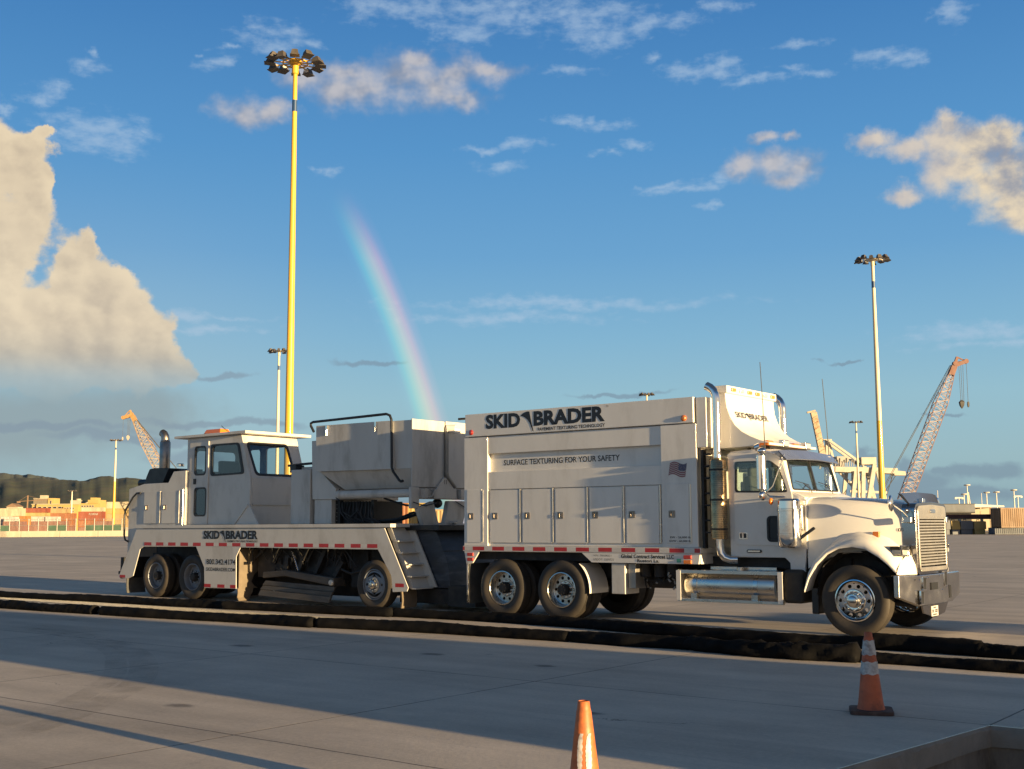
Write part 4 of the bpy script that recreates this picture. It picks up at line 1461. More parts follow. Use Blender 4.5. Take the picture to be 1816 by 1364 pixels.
# radiator shell and grille
q = MB()
outer = rpoly([(.50, .92), (1.94, .92), (1.94, 2.0), (1.22, 2.035), (.50, 2.0)], .12, 5)
q.holed(outer, [rpoly([(.615, 1.01), (1.825, 1.01), (1.825, 1.80), (.615, 1.80)], .03, 2)], .60, .815, YZ)
shell = LW.part('radiator_shell', q, M['shell'], bev=.035, seg=3)
q = MB()
q.box(.615, .66, .60, 1.84, 1.0, 1.82)
LW.part('radiator', q, M['black'], shell)
q = MB()
q.holed(rpoly([(.575, .965), (1.865, .965), (1.865, 1.965), (1.22, 1.99), (.575, 1.965)], .09, 4), [rr(.635, 1.805, 1.03, 1.79, .02)], .812, .832, YZ)
gf = LW.part('grille_frame', q, M['grille'], shell, bev=.006)
q = MB()
for k in range(17):
    z = 1.05 + k * .0445
    q.prism([(.802, z), (.829, z + .004), (.828, z + .028), (.775, z + .036)], .63, 1.81)
LW.part('grille_slats', q, M['grille'], gf, bev=.002)
for y in (.88, 1.55):
    q = MB()
    q.box(.73, .765, y, y + .025, 1.02, 1.80)
    LW.part('grille_bar', q, M['black'], gf)
q = MB()
q.prism(rr(1.10, 1.34, 1.855, 1.915, .03, 6), .826, .846, YZ)
q.prism(rr(1.125, 1.315, 1.867, 1.903, .018, 6), .845, .849, YZ)
LW.part('badge', q, M['chrome'], gf, bev=.004)
# bumper
bp = [(.62, -.01), (.70, -.01), (.845, .47), (.865, 1.22), (.865, 1.90), (.82, 2.44), (.75, 2.44), (.78, 1.9), (.78, .5)]
q = MB()
lo = [.60, .60, .455, .455, .455, .56, .56, .455, .455]
hi = [.925, .925, .915, .915, .915, .915, .915, .915, .915]
# cut the lower corners off by lofting the plan outline between two heights
q.loft([[(x, y, l) for (x, y), l in zip(bp, lo)], [(x, y, h) for (x, y), h in zip(bp, hi)]])
bum = LW.part('bumper', q, M['bumper'], bev=.012)
q = MB()
for y, z, w, h in ((.62, .79, .055, .085), (1.07, .735, .15, .055), (1.60, .83, .05, .10), (1.60, .80, .03, .03), (.50, .585, .05, .09), (1.80, .62, .05, .10)):
    x = .845 + (.02 if y > .9 else .012) * 1.0
    q = MB()
    q.box(x - .02, x + .006, y - w, y + w, z - h, z + h)
    LW.part('bumper_slot', q, M['black'], bum)
for y, z, w, h in ((.62, .79, .055, .085), (1.60, .83, .05, .10), (.50, .585, .05, .09)):
    q = MB()
    q.holed(rr(y - w - .018, y + w + .018, z - h - .018, z + h + .018, .01), [rr(y - w, y + w, z - h, z + h, .005)], .848, .874, YZ)
    LW.part('slot_rim', q, M['chrome'], bum)
for y, z in ((.42, .85), (.75, .87), (.82, .87), (1.35, .885), (1.45, .66), (1.68, .70)):
    q = MB()
    q.lathe([(0, .012), (.014, .012), (.016, 0)], (.862, y, z), 'x', 10)
    LW.part('bumper_bolt', q, M['chrome'], bum)
q = MB()
q.prism([(.60, .455), (1.80, .455), (1.62, .30), (1.15, .255), (.66, .34)], .80, .83, YZ)
vp = LW.part('valance', q, M['shell'], bum, bev=.006)
q = MB()
q.m = 0
q.box(.834, .840, .96, 1.27, .275, .430)
q.m = 1
for y0, y1, z in ((1.05, 1.18, .405), (.99, 1.07, .365), (1.12, 1.24, .365), (.99, 1.07, .340), (1.12, 1.24, .340), (1.02, 1.20, .300)):
    q.box(.840, .8415, y0, y1, z - .010, z + .010)
LW.part('licence_plate', q, [M['tape'], M['flap']], bum)
# tow eyes and steering parts under the bumper
q = MB()
q.tube([(.30, .62, .50), (.62, .66, .46), (.70, .70, .42)], .045, 8)
q.box(.2, .72, .80, 1.7, .50, .62)
LW.part('steering_gear', q, M['chassis'])
# bug shield
q = MB()
sh0 = [(.66, .40, 2.14), (.62, .36, 2.155), (.60, 1.22, 2.185), (.62, 1.90, 2.175), (.66, 1.94, 2.15)]
sh1 = [(.72, .60, 1.975), (.70, .58, 1.98), (.69, 1.22, 2.03), (.70, 1.92, 1.99), (.72, 1.94, 1.98)]
q.loft([sh0, sh1, [(x - .012, y, z) for x, y, z in sh1], [(x - .012, y, z) for x, y, z in sh0]], closed=False, caps=False)
LW.part('bug_shield', q, M['shield'], hood, ang=50)
q = MB()
q.box(.70, .76, 1.02, 1.14, 2.02, 2.085)
q.cyl((.73, 1.0, 2.03), (.70, 1.30, 2.06), .012, n=6)
LW.part('hood_latch', q, M['chrome'], hood, bev=.008)
# fender mirrors
for near in (True, False):
    Yf = (lambda y: y) if near else (lambda y: 2.44 - y)
    q = MB()
    q.ell((.57, Yf(.16), 2.0), .035, .085, .125, 20, 12)
    fm = LW.part('fender_mirror', q, M['chrome'], hood)
    q = MB()
    q.tube([(.60, Yf(.17), 1.98), (.70, Yf(.27), 1.88), (.75, Yf(.36), 1.79)], .009, 6)
    LW.part('mirror_arm', q, M['chrome'], fm)
    q = MB()
    q.box(.67, .80, Yf(.40) - .05, Yf(.40) + .05, 1.705, 1.80)
    LW.part('mirror_bracket', q, M['steel'], fm, bev=.012)
# air cleaner canister
q = MB()
c = (-1.03, .035, 0)
q.lathe([(0, 1.325), (.15, 1.325), (.180, 1.345), (.186, 1.36), (.186, 1.52), (.191, 1.523), (.191, 1.545), (.186, 1.548), (.186, 1.90), (.194, 1.905), (.194, 1.935), (.186, 1.94), (.182, 2.06), (.16, 2.095), (0, 2.11)], c, 'z', 40)
ac = LW.part('air_cleaner', q, M['chrome'], ang=30)
q = MB()
q.box(-.92, -.84, .10, .22, 1.60, 2.0)
q.box(-1.1, -.95, .15, .22, 2.0, 2.1)
LW.part('bracket', q, M['steel'], ac, bev=.01)
q = MB()
q.loft([[(-.93, -.02, 1.385), (-.93, .03, 1.385), (-.965, .03, 1.42), (-.965, -.02, 1.42)], [(-.62, .08, 1.62), (-.62, .12, 1.62), (-.655, .12, 1.655), (-.655, .08, 1.655)]])
LW.part('grab_handle', q, M['black'], bev=.012)
# big west coast mirrors
for near in (True, False):
    sg = 1 if near else -1
    Yf = (lambda y: y) if near else (lambda y: 2.44 - y)
    q = MB()
    pr = [(-1.455, Yf(-.20)), (-1.455, Yf(-.02)), (-1.42, Yf(-.01)), (-1.36, Yf(-.05)), (-1.335, Yf(-.11)), (-1.36, Yf(-.17)), (-1.42, Yf(-.21))]
    q.prism(pr, 2.245, 2.80, XY)
    mr = LW.part('mirror', q, M['chrome'], bev=.012, ang=50)
    q = MB()
    q.box(-1.462, -1.456, Yf(-.11) - .08, Yf(-.11) + .08, 2.27, 2.78)
    LW.part('mirror_glass', q, M['bumper'], mr)
    q = MB()
    q.tube([(-1.30, Yf(.20), 2.82), (-1.36, Yf(.02), 2.86), (-1.38, Yf(-.10), 2.83), (-1.38, Yf(-.10), 2.22), (-1.33, Yf(-.02), 2.14), (-1.15, Yf(.2), 2.13)], .012, 8)
    q.tube([(-1.15, Yf(.19), 2.82), (-1.28, Yf(.0), 2.30), (-1.36, Yf(-.08), 2.20)], .009, 6)
    LW.part('mirror_arm', q, M['chrome'], mr)
    q = MB()
    q.ell((-1.40, Yf(-.12), 2.155), .05, .10, .085, 18, 10)
    LW.part('convex_mirror', q, M['chrome'], mr)
    q = MB()
    q.ell((-1.40, Yf(-.11), 2.865), .075, .075, .06, 16, 10)
    LW.part('mirror_lamp', q, M['chrome'], mr)
    q = MB()
    q.ell((-1.27, Yf(-.10), 2.055), .035, .045, .055, 14, 10)
    LW.part('turn_lamp', q, M['amber'], mr)
q = MB()
q.cyl((-1.60, .06, 2.93), (-1.52, .08, 2.955), .055, .065, 14)
q.tube([(-1.52, .08, 2.93), (-1.45, .12, 2.86)], .012, 6)
LW.part('spot_lamp', q, M['chrome'], cab)
# whip aerials
for p0, p1 in (((-1.42, .05, 2.86), (-1.462, .05, 4.33)), ((-1.34, 2.46, 2.55), (-1.43, 2.46, 4.28))):
    q = MB()
    q.tube([p0, tuple(Vector(p0).lerp(Vector(p1), .5) + Vector((.008, 0, 0))), p1], [.009, .007, .006], 6)
    LW.part('aerial', q, M['black'], cab)
# exhaust stacks
for near in (True, False):
    Yf = (lambda y: y) if near else (lambda y: 2.44 - y)
    y = Yf(.10)
    x = -2.31
    if not near:
        x, y = -2.20, 2.42
    q = MB()
    q.lathe([(.04, 1.455), (.13, 1.455), (.140, 1.465), (.140, 2.75), (.13, 2.765), (.085, 2.77), (.085, 2.80)], (x, y, 0), 'z', 32)
    st = LW.part('exhaust_stack', q, M['stackguard'], ang=40)
    # perforated guard round the muffler
    q = MB()
    for k in range(40):
        z = 1.50 + k * .031
        for j in range(26):
            a = R(-95 + j * 7.5 + (k % 2) * 3.7)
            if -95 <= math.degrees(a) <= 95:
                ca, sa = math.cos(a), math.sin(a) * (1 if near else 1)
                p = Vector((x + .1418 * ca, y + .1418 * sa, z))
                t = Vector((-sa, ca, 0)) * .0052
                u = Vector((0, 0, .0075))
                q.add([p - t, p - u, p + t, p + u], [(0, 1, 2, 3)])
    LW.part('guard_perforations', q, M['black'], st, ang=0)
    q = MB()
    q.tube([(x, y, 2.78), (x, y, 3.55), (x, y, 3.78), (x - .012, y, 3.86), (x - .045, y, 3.93), (x - .10, y, 3.985), (x - .17, y, 4.02)], [.068, .068, .068, .069, .070, .071, .073], 20)
    LW.part('stack_pipe', q, M['chrome'], st, ang=50)
    q = MB()
    q.tube([(x, y, 1.46), (x, y, 1.32), (x + .02, y, 1.22), (x + .07, y + .03, 1.15), (x + .16, y + .06, 1.12), (x + .28, y + .1, 1.12)], .065, 18)
    LW.part('elbow_pipe', q, M['chrome'], st, ang=50)
    q = MB()
    for z in (1.62, 2.1, 2.6):
        q.lathe([(.142, -.014), (.146, -.012), (.146, .012), (.142, .014)], (x, y, z), 'z', 32)
    for z in (1.55, 1.75, 2.0, 2.2, 2.45, 2.65, 2.85):
        q.box(x - .28, x - .13, y - .03, y + .04, z, z + .03)
    q.box(x - .29, x - .24, y - .05, y + .05, 1.3, 2.95)
    LW.part('stack_bracket', q, M['chassis'], st)
# fuel tank with step frame
q = MB()
q.lathe([(0, 0), (.23, 0), (.26, .02), (.27, .05), (.27, 1.62), (.26, 1.65), (.23, 1.67), (0, 1.67)], (-3.01, .36, .69), 'x', 40)
tank = LW.part('fuel_tank', q, M['alu'], ang=30)
for x in (-2.83, -1.72):
    q = MB()
    q.lathe([(.272, 0), (.277, 0), (.277, .07), (.272, .07)], (x, .36, .69), 'x', 40)
    q.box(x - .02, x + .09, .06, .12, .42, .56)
    LW.part('tank_strap', q, M['steel'], tank)
q = MB()
q.box(-3.07, -1.16, -.005, .055, .885, .945)
q.box(-3.07, -1.16, -.005, .055, .425, .475)
q.box(-3.07, -1.30, .055, .40, .925, .945)
st = LW.part('step_frame', q, M['alu'], bev=.006)
for x in (-3.085, -1.245):
    q = MB()
    q.prism([(.0, .44), (.60, .44), (.60, .935), (.0, .935)], x, x + .02, YZ)
    q.box(x, x + .085, -.012, .0, .44, .935)
    LW.part('end_plate', q, M['white'], st, bev=.004)
q = MB()
q.box(-1.20, -.86, .08, .7, .45, .98)
LW.part('battery_box', q, M['chassis'], bev=.06, seg=3)
q = MB()
q.cyl((-2.0, .22, .94), (-2.0, .22, 1.0), .06, n=16)
q.box(-2.6, -1.4, .30, .5, .95, 1.0)
LW.part('tank_cap', q, M['steel'], tank, bev=.006)

# ------------------------------------------------------------------ the texturing machine behind the lorry
TM = Thing('texturing_machine', 'off white road texturing machine with boxy cab, big hopper and skirted wheels', 'road machine', (-14.0, 1.22, 0), frame=True)

q = MB()
q.box(-18.4, -9.9, .62, 1.82, .95, 1.66)
q.box(-18.3, -10.0, .10, 2.34, 1.58, 1.665)
for y in (.62, 1.74):
    q.box(-18.6, -9.6, y, y + .09, .78, 1.05)
for x in (-17.73, -16.29, -10.28):
    q.cyl((x, .45, .52), (x, 2.0, .52), .09, n=14)
    q.ell((x, 1.22, .52), .24, .2, .24)
    for y in (.70, 1.7):
        q.box(x - .5, x + .5, y - .05, y + .05, .64, .74)
q.box(-14.4, -11.6, .50, 1.9, .55, 1.2)
q.box(-11.4, -10.9, .55, 1.9, .4, 1.2)
q.box(-15.6, -14.7, .4, 2.0, .35, 1.3)
q.box(-14.5, -11.2, 1.1, 2.0, .16, 1.2)  # added dark boxes block the lit ground behind, keeping the underside dark
q.box(-19.0, -15.2, 1.0, 1.4, .28, 1.2)
q.box(-11.0, -9.4, .95, 1.5, .25, 1.2)
rg = random.Random(11)
for k in range(34):
    x = rg.uniform(-14.2, -10.9)
    q.tube([(x, .3 + rg.random() * .2, 1.55), (x + rg.uniform(-.2, .2), .22 + rg.random() * .2, 1.25), (x + rg.uniform(-.4, .4), .3 + rg.random() * .2, rg.uniform(.8, 1.0))], .018, 5)
TM.part('chassis', q, M['chassis'])
for x in (-17.73, -16.29):
    wheel(TM, x, .07, 'dual_steel', True, .52, .52)
    wheel(TM, x, 2.37, 'dual_steel', False, .52, .52)
wheel(TM, -10.28, .07, 'steer_steel', True, .50, .50)
wheel(TM, -10.28, 2.37, 'steer_steel', False, .50, .50)

# side skirts with the wheel arches cut out
sk = [(-18.43, 1.662), (-19.14, .455), (-18.74, .425), (-18.52, .50), (-18.26, 1.16), (-18.12, 1.222), (-16.05, 1.235), (-15.73, .76), (-15.70, .288), (-14.555, .296), (-14.575, 1.02), (-14.43, 1.228), (-10.08, 1.218), (-9.70, .70), (-9.655, .372), (-9.26, .395), (-9.225, .47), (-9.90, 1.662)]
for y0, y1 in ((.0, .02), (2.42, 2.44)):
    q = MB()
    q.prism(sk, y0, y1)
    s_ = TM.part('skirt', q, M['machine'], bev=.006)
    if y0 == 0:
        skirt = s_
q = MB()
q.box(-18.46, -9.70, -.03, 2.47, 1.668, 1.745)
deck = TM.part('deck', q, M['machine'], bev=.008)
cuts = [-18.09 + .4815 * (k // 2) + .295 * (k % 2) for k in range(34)]
tape(TM, skirt, 1.251, 1.329, -.004, cuts, 1)
tape(TM, skirt, .306, .381, -.004, [-15.70, -15.46, -15.22, -14.96, -14.76, -14.56], 1)
tape(TM, skirt, .476, .549, -.004, [-9.66, -9.58, -9.34, -9.28])
tape(TM, skirt, .451, .514, -.004, [-19.08, -18.84, -18.77], 1)
P1 = lambda u, v: (u, -.004, v)
q = logo(MB(), -15.775, -13.83, 1.345, 1.61, P1)
TM.part('lettering', q, M['ink'], skirt, ang=0)
q = letters('800.342.4174', -15.64, -14.59, .83, .955, P1, .02)
TM.part('lettering', q, M['ink'], skirt, ang=0)
q = letters('SKIDABRADER.COM', -15.64, -14.59, .68, .762, P1, .012)
TM.part('lettering', q, M['ink'], skirt, ang=0)
# bumper beam, tail lamps
q = MB()
q.box(-19.30, -19.05, .1, 2.3, .52, .60)
q.box(-19.14, -19.02, .05, 2.35, .42, .95)
TM.part('rear_bumper', q, M['chassis'], bev=.01)
q = MB()
q.loft([[(-18.86 + a, .06, z), (-18.86 + a, .60, z), (-18.88 + a, .60, z), (-18.88 + a, .06, z)] for a, z in ((0, .44), (-.01, .30), (0, .16), (.03, .07))])
TM.part('mud_flap', q, M['flap'])
q = MB()
q.loft([[(-9.50 + a, .08, z), (-9.50 + a, .52, z), (-9.53 + a, .52, z), (-9.53 + a, .08, z)] for a, z in ((.0, .46), (.03, .34), (.045, .2), (.02, .05))])
TM.part('mud_flap', q, M['tan'])
# dusty end wall of the wheel box and the ragged flap hanging from it
q = MB()
q.prism([(.06, 1.21), (.64, 1.18), (.70, .95), (.66, .72), (.50, .60), (.42, .44), (.52, .34), (.62, .30), (.06, .30)], -14.57, -14.53, YZ)
TM.part('wheel_box_end', q, M['tan'])
q = MB()
q.loft([[(-14.54 + a, .04, z), (-14.54 + a, w, z), (-14.56 + a, w, z), (-14.56 + a, .04, z)] for a, z, w in ((.0, .30, .50), (.01, .2, .46), (-.01, .1, .40), (.05, .025, .34))])
TM.part('mud_flap', q, M['tan'])
q = MB()
q.box(-14.52, -14.515, .18, .30, .83, .90)
TM.part('latch', q, M['chrome'])

# ladder at the front end
q = MB()
q.prism([(-9.93, 1.66), (-9.30, .46), (-9.02, .46), (-9.66, 1.66)], .62, .66)
q.prism([(-9.97, 1.66), (-9.31, .44), (-9.20, .44), (-9.84, 1.66)], .14, .64)
lad = TM.part('ladder', q, M['machine'], bev=.004)
for k in range(5):
    z = 1.40 - k * .235
    x = -9.90 + (1.62 - z) * .535
    q = MB()
    q.box(x + .05, x + .175, .10, .62, z - .025, z)
    TM.part('ladder_step', q, M['machine'], lad, bev=.003)

# everything above the deck stands in from the skirt
_part = TM.part
def inset_part(name, mb, *a, **k):
    mb.v = [(1.0257 * x - .182, 1.0257 * y + .45, 1.0257 * z - .0437) for x, y, z in mb.v]
    return _part(name, mb, *a, **k)


TM.part = inset_part

# engine housing
q = MB()
eh = [(-19.03, .95), (-19.04, 2.66), (-18.40, 2.775), (-17.42, 2.78), (-17.215, 3.045), (-16.73, 3.055), (-16.73, 1.745), (-18.30, 1.745), (-18.62, 1.2), (-18.75, .95)]
q.prism(eh, .16, 2.28)
eng = TM.part('engine_housing', q, M['machine'], bev=.012)
for a, b in ((-18.36, -17.69), (-17.62, -16.93)):
    q = MB()
    q.box(a, b - .045, .138, .158, 1.785, 2.57)
    d = TM.part('engine_door', q, M['machine'], bev=.006)
    h = MB()
    h.cyl((b - .02, .146, 1.79), (b - .02, .146, 2.575), .017, n=10)
    TM.part('hinge', h, M['alu'], d)
    l = MB()
    l.m = 0
    lx = a + .115
    l.holed(rr(lx - .062, lx + .062, 2.115, 2.24, .012), [rr(lx - .045, lx + .045, 2.13, 2.225, .01)], .130, .138)
    l.cyl((lx - .015, .128, 2.21), (lx - .015, .128, 2.14), .011, n=8)
    l.box(lx + .01, lx + .036, .126, .135, 2.14, 2.21)
    l.m = 1
    l.box(lx - .045, lx + .045, .134, .137, 2.13, 2.225)
    TM.part('latch', l, [M['latchsteel'], M['black']], d)
q = MB()
q.cyl((-16.80, .150, 1.75), (-16.80, .150, 2.60), .010, n=8)
TM.part('trim_strip', q, M['alu'], eng)
q = MB()
q.tube([(-18.46, .10, 2.55), (-18.62, .10, 2.545), (-18.78, .10, 2.44), (-19.08, .10, 2.12), (-19.11, .10, 2.0), (-19.10, .10, 1.5), (-19.05, .10, 1.38), (-18.96, .13, 1.34)], .024, 10)
TM.part('grab_rail', q, M['black'], eng)
q = MB()
q.prism(rpoly([(-18.95, 2.79), (-18.90, 2.95), (-18.76, 3.17), (-18.55, 3.19), (-17.95, 3.17), (-18.20, 2.79)], .04), .55, 1.6)
q.cyl((-19.62, .9, 2.84), (-18.9, .9, 2.84), .10, n=18)
q.tube([(-17.15, .30, 3.07), (-16.75, .30, 3.075), (-16.73, .30, 2.98)], .03, 8)
TM.part('air_box', q, M['black'], bev=.02)
q = MB()
q.lathe([(0, 0), (.10, 0), (.10, .05), (.075, .07), (0, .075)], (-17.55, .6, 3.20), 'z', 20)
TM.part('filler_cap', q, M['chrome'])
q = MB()
x, y = -18.34, .7
q.lathe([(.13, 3.15), (.135, 3.25), (.135, 3.84), (.12, 3.86)], (x, y, 0), 'z', 24)
ex = TM.part('exhaust', q, M['exhauststeel'], ang=40)
q = MB()
q.tube([(x, y, 3.80), (x, y, 3.93), (x - .02, y, 4.0), (x - .06, y, 4.055), (x - .13, y, 4.09)], [.105, .105, .103, .10, .098], 18)
q.lathe([(.112, 3.85), (.118, 3.855), (.118, 3.885), (.112, 3.89)], (x, y, 0), 'z', 20)
TM.part('exhaust_pipe', q, M['exhauststeel'], ex, ang=50)

# cab
w1 = rr(-16.50, -16.09, 2.945, 3.615, .08)
w2 = rr(-16.48, -16.05, 1.965, 2.62, .08)
w3 = rpoly([(-15.85, 2.915), (-14.70, 2.935), (-14.89, 3.635), (-15.86, 3.635)], .09)
cs = [(-16.80, 1.748), (-14.415, 1.748), (-14.415, 2.40), (-14.45, 2.82), (-14.785, 3.835), (-16.81, 3.835)]
q = MB()
for y0, y1 in ((.25, .30), (1.90, 1.95)):
    q.holed(cs, [w1, w2, w3], y0, y1)
q.holed([(.30, 1.75), (1.90, 1.75), (1.90, 3.83), (.30, 3.83)], [rr(.5, 1.7, 2.75, 3.55, .1)], -16.81, -16.76, YZ)
F0, F1 = Vector((-14.445, 2.82)), Vector((-14.785, 3.84))
def CF(u, v, w):
    p = F0.lerp(F1, v)
    return (p.x + w * .94, u, p.y + w * .33)
wsl = rpoly([(.46, .08), (1.62, .08), (1.56, .80), (.37, .80)], .10)
q.holed([(.30, 0), (1.90, 0), (1.90, .99), (.30, .99)], [wsl], -.04, .0, CF)
q.box(-14.46, -14.42, .30, 1.90, 1.75, 2.82)
q.box(-16.75, -14.5, .30, 1.90, 1.75, 1.80)
cab2 = TM.part('cab', q, M['machine'], bev=.010)
q = MB()
q.prism([(-17.19, 3.84), (-17.19, 3.90), (-14.50, 3.915), (-14.50, 3.845)], .13, 2.16)
TM.part('cab_roof', q, M['machine'], cab2, bev=.010)
for wn_, off in ((w1, 0), (w2, 0), (w3, 0)):
    q = MB()
    cx = sum(p[0] for p in wn_) / len(wn_)
    cz = sum(p[1] for p in wn_) / len(wn_)
    big = [(cx + (a - cx) * 1.09, cz + (b - cz) * 1.06) for a, b in wn_]
    sm = [(cx + (a - cx) * .93, cz + (b - cz) * .94) for a, b in wn_]
    q.holed(big, [sm], .236, .249)
    ws_ = TM.part('window_seal', q, M['black'], cab2, bev=.003)
    q = MB()
    q.prism(sm, .262, .268)
    TM.part('window_pane', q, M['darkglass'], cab2)
q = MB()
wc = (sum(p[0] for p in wsl) / len(wsl), sum(p[1] for p in wsl) / len(wsl))
q.holed([(wc[0] + (a - wc[0]) * 1.06, wc[1] + (b - wc[1]) * 1.08) for a, b in wsl], [[(wc[0] + (a - wc[0]) * .96, wc[1] + (b - wc[1]) * .94) for a, b in wsl]], .001, .014, CF)
TM.part('window_seal', q, M['black'], cab2)
q = MB()
q.prism(wsl, -.03, -.024, CF)
TM.part('windscreen_pane', q, M['glass'], cab2)
q = MB()
q.cyl((-15.97, .238, 1.76), (-15.97, .238, 3.76), .016, n=10)
q.holed([(-16.70, 1.79), (-16.0, 1.79), (-16.0, 3.74), (-16.70, 3.74)], [w1, w2], .243, .2495)
TM.part('cab_door', q, M['machine'], cab2, bev=.004)
q = MB()
q.box(-16.53, -16.43, .225, .243, 2.715, 2.85)
TM.part('door_handle', q, M['black'], cab2, bev=.01)
q = MB()
q.box(-16.3, -15.7, .8, 1.4, 1.8, 2.55)
q.prism(rpoly([(-16.35, 2.5), (-16.1, 2.5), (-16.2, 3.3), (-16.4, 3.3)], .06), .85, 1.35)
q.box(-15.0, -14.6, .5, 1.7, 1.8, 2.75)
q.beam((-14.85, 1.1, 2.75), (-15.1, 1.1, 2.95), .05)
TM.part('cab_interior', q, M['interior'], cab2, bev=.02)
q = MB()
q.prism([(-14.86, 1.747), (-14.40, 2.20), (-14.36, 2.20), (-14.02, 1.747)], .16, .20)
q.beam((-14.86, .15, 1.76), (-14.39, .15, 2.20), .025, .05)
q.box(-14.41, -14.375, .19, .248, 2.2, 2.55)
TM.part('gusset', q, M['machine'], cab2, bev=.004)
q = MB()
q.box(-14.415, -14.38, .30, 1.9, 2.195, 2.225)
TM.part('ledge', q, M['machine'], cab2, bev=.004)
q = MB()
q.m = 0
q.loft([[(-16.16 + a * (.33 - .06 * k), .62 + b * (.17 - .05 * k), 3.93 + .12 * k) for a, b in ((-1, -1), (1, -1), (1, 1), (-1, 1))] for k in (0, .5, 1)])
q.m = 1
q.box(-16.52, -15.80, .42, .82, 3.905, 3.932)
TM.part('beacon', q, [M['amber'], M['black']], cab2, bev=.02)
q = MB()
q.tube([(-15.36, .4, 3.90), (-15.6, .4, 4.02), (-15.72, .4, 4.10)], .008, 5)
TM.part('aerial', q, M['black'], cab2)

# steel blocks between the cab and the hopper
q = MB()
q.box(-13.03, -12.40, .24, 1.9, 1.748, 2.95)
q.box(-12.98, -12.5, .5, 1.6, 2.95, 3.02)
TM.part('front_block', q, M['hopper'], bev=.012)
q = MB()
q.tube([(-13.3, .4, 3.06), (-12.85, .4, 3.08), (-12.4, .4, 3.09)], .028, 8)
q.box(-13.2, -13.0, .35, .6, 2.9, 3.06)
TM.part('rail', q, M['black'])
q = MB()
q.prism([(-12.385, 3.57), (-12.06, 3.57), (-12.06, 2.87), (-11.60, 2.50), (-11.59, 2.27), (-12.34, 2.28)], .25, 2.2)
q.box(-12.30, -11.76, .28, 2.1, 1.748, 2.275)
TM.part('hopper_stand', q, M['hopper'], bev=.012)

# hopper
q = MB()
q.prism([(-11.94, 2.87), (-9.21, 2.85), (-9.20, 3.84), (-11.96, 3.86)], .045, 2.40)
lo = [(-11.37, .30), (-9.24, .25), (-9.24, 2.1), (-11.37, 2.1)]
hi = [(-11.90, .05), (-9.215, .05), (-9.215, 2.39), (-11.90, 2.39)]
q.loft([[(x, y, 2.47) for x, y in lo], [(x, y, 2.862) for x, y in hi]])
hop = TM.part('hopper', q, M['hopper'], bev=.008)
q = MB()
q.prism([(-11.955, 2.868), (-9.645, 2.850), (-9.735, 3.850), (-11.965, 3.862)], -.012, .045)
hl = TM.part('hopper_lid', q, M['hopper'], hop, bev=.008)
for x in (-11.62, -10.15):
    q = MB()
    q.box(x - .025, x + .025, -.04, -.012, 3.76, 3.85)
    q.cyl((x, -.03, 3.64), (x, -.03, 3.76), .014, n=8)
    q.cyl((x - .04, -.03, 3.70), (x + .04, -.03, 3.70), .012, n=8)
    TM.part('lid_latch', q, M['chrome'], hl)
q = MB()
q.box(-9.195, -9.165, .03, 1.02, 2.48, 3.86)
q.box(-9.195, -9.165, 1.06, 2.38, 2.48, 3.87)
TM.part('hopper_front', q, M['hopper'], hop, bev=.006)
q = MB()
q.tube([(-9.12, 1.04, 3.74), (-9.12, 1.04, 2.78), (-9.12, 1.07, 2.70), (-9.12, 1.30, 2.50)], .045, 12)
TM.part('pipe', q, M['galv'], hop)
q = MB()
q.cyl((-9.15, 1.06, 3.72), (-8.98, 1.16, 3.70), .075, .10, 14)
q.box(-8.98, -8.96, 1.08, 1.30, 3.62, 3.72)
TM.part('work_light', q, M['white'], hop, bev=.01)
q = MB()
q.tube([(-11.97, -.07, 3.73), (-12.07, -.07, 3.87), (-12.07, -.07, 3.92), (-12.0, -.07, 3.945), (-9.80, -.07, 3.985), (-9.70, -.07, 3.95), (-9.655, -.07, 3.86), (-9.635, -.07, 2.88), (-9.60, -.07, 2.80), (-9.43, -.07, 2.62), (-9.38, -.07, 2.59), (-9.32, -.07, 2.60)], .028, 10)
TM.part('hand_rail', q, M['black'], hop, ang=60)
q = MB()
q.tube([(-9.2, 1.5, 3.95), (-8.5, 1.9, 3.98), (-8.45, 2.0, 3.8)], .025, 8)
TM.part('hand_rail', q, M['black'], hop)
# hydraulic cylinder under the hopper
q = MB()
q.cyl((-11.30, .12, 2.36), (-9.20, .12, 2.36), .088, n=24)
q.cyl((-11.38, .12, 2.36), (-11.28, .12, 2.36), .10, n=24)
TM.part('cross_tube', q, M['hopper'])
q = MB()
q.tube([(-11.34, .12, 2.48), (-11.40, .08, 2.40), (-11.38, .05, 2.3), (-11.28, .05, 2.24)], .014, 6)
q.box(-11.74, -10.62, .50, 1.3, 1.748, 2.22)
q.box(-11.80, -11.62, .40, .5, 1.748, 2.25)
q.box(-10.70, -10.62, .42, .52, 1.748, 2.25)
rg = random.Random(5)
for k in range(11):
    x = -11.6 + k * .09
    q.tube([(x, .46, 2.22), (x + .05 * rg.random(), .42 - .06 * rg.random(), 2.0), (x + .18 * rg.random(), .40, 1.86), (x + .25, .46, 1.76)], .022, 7)
q.tube([(-11.5, .36, 2.2), (-11.45, .34, 2.0), (-11.2, .34, 1.9), (-11.0, .36, 2.05), (-10.9, .4, 1.8)], .02, 7)
q.tube([(-10.55, .5, 1.80), (-10.0, .5, 1.84), (-9.55, .5, 1.97), (-9.42, .5, 1.93), (-9.40, .5, 1.76)], .028, 8)
q.tube([(-10.55, .6, 1.78), (-10.1, .6, 1.80), (-9.6, .6, 1.92), (-9.50, .6, 1.9), (-9.48, .6, 1.70)], .028, 8)
q.tube([(-10.2, .3, 2.27), (-9.6, .3, 2.12), (-9.25, .3, 2.09)], .022, 8)
TM.part('hoses', q, M['hose'])
q = MB()
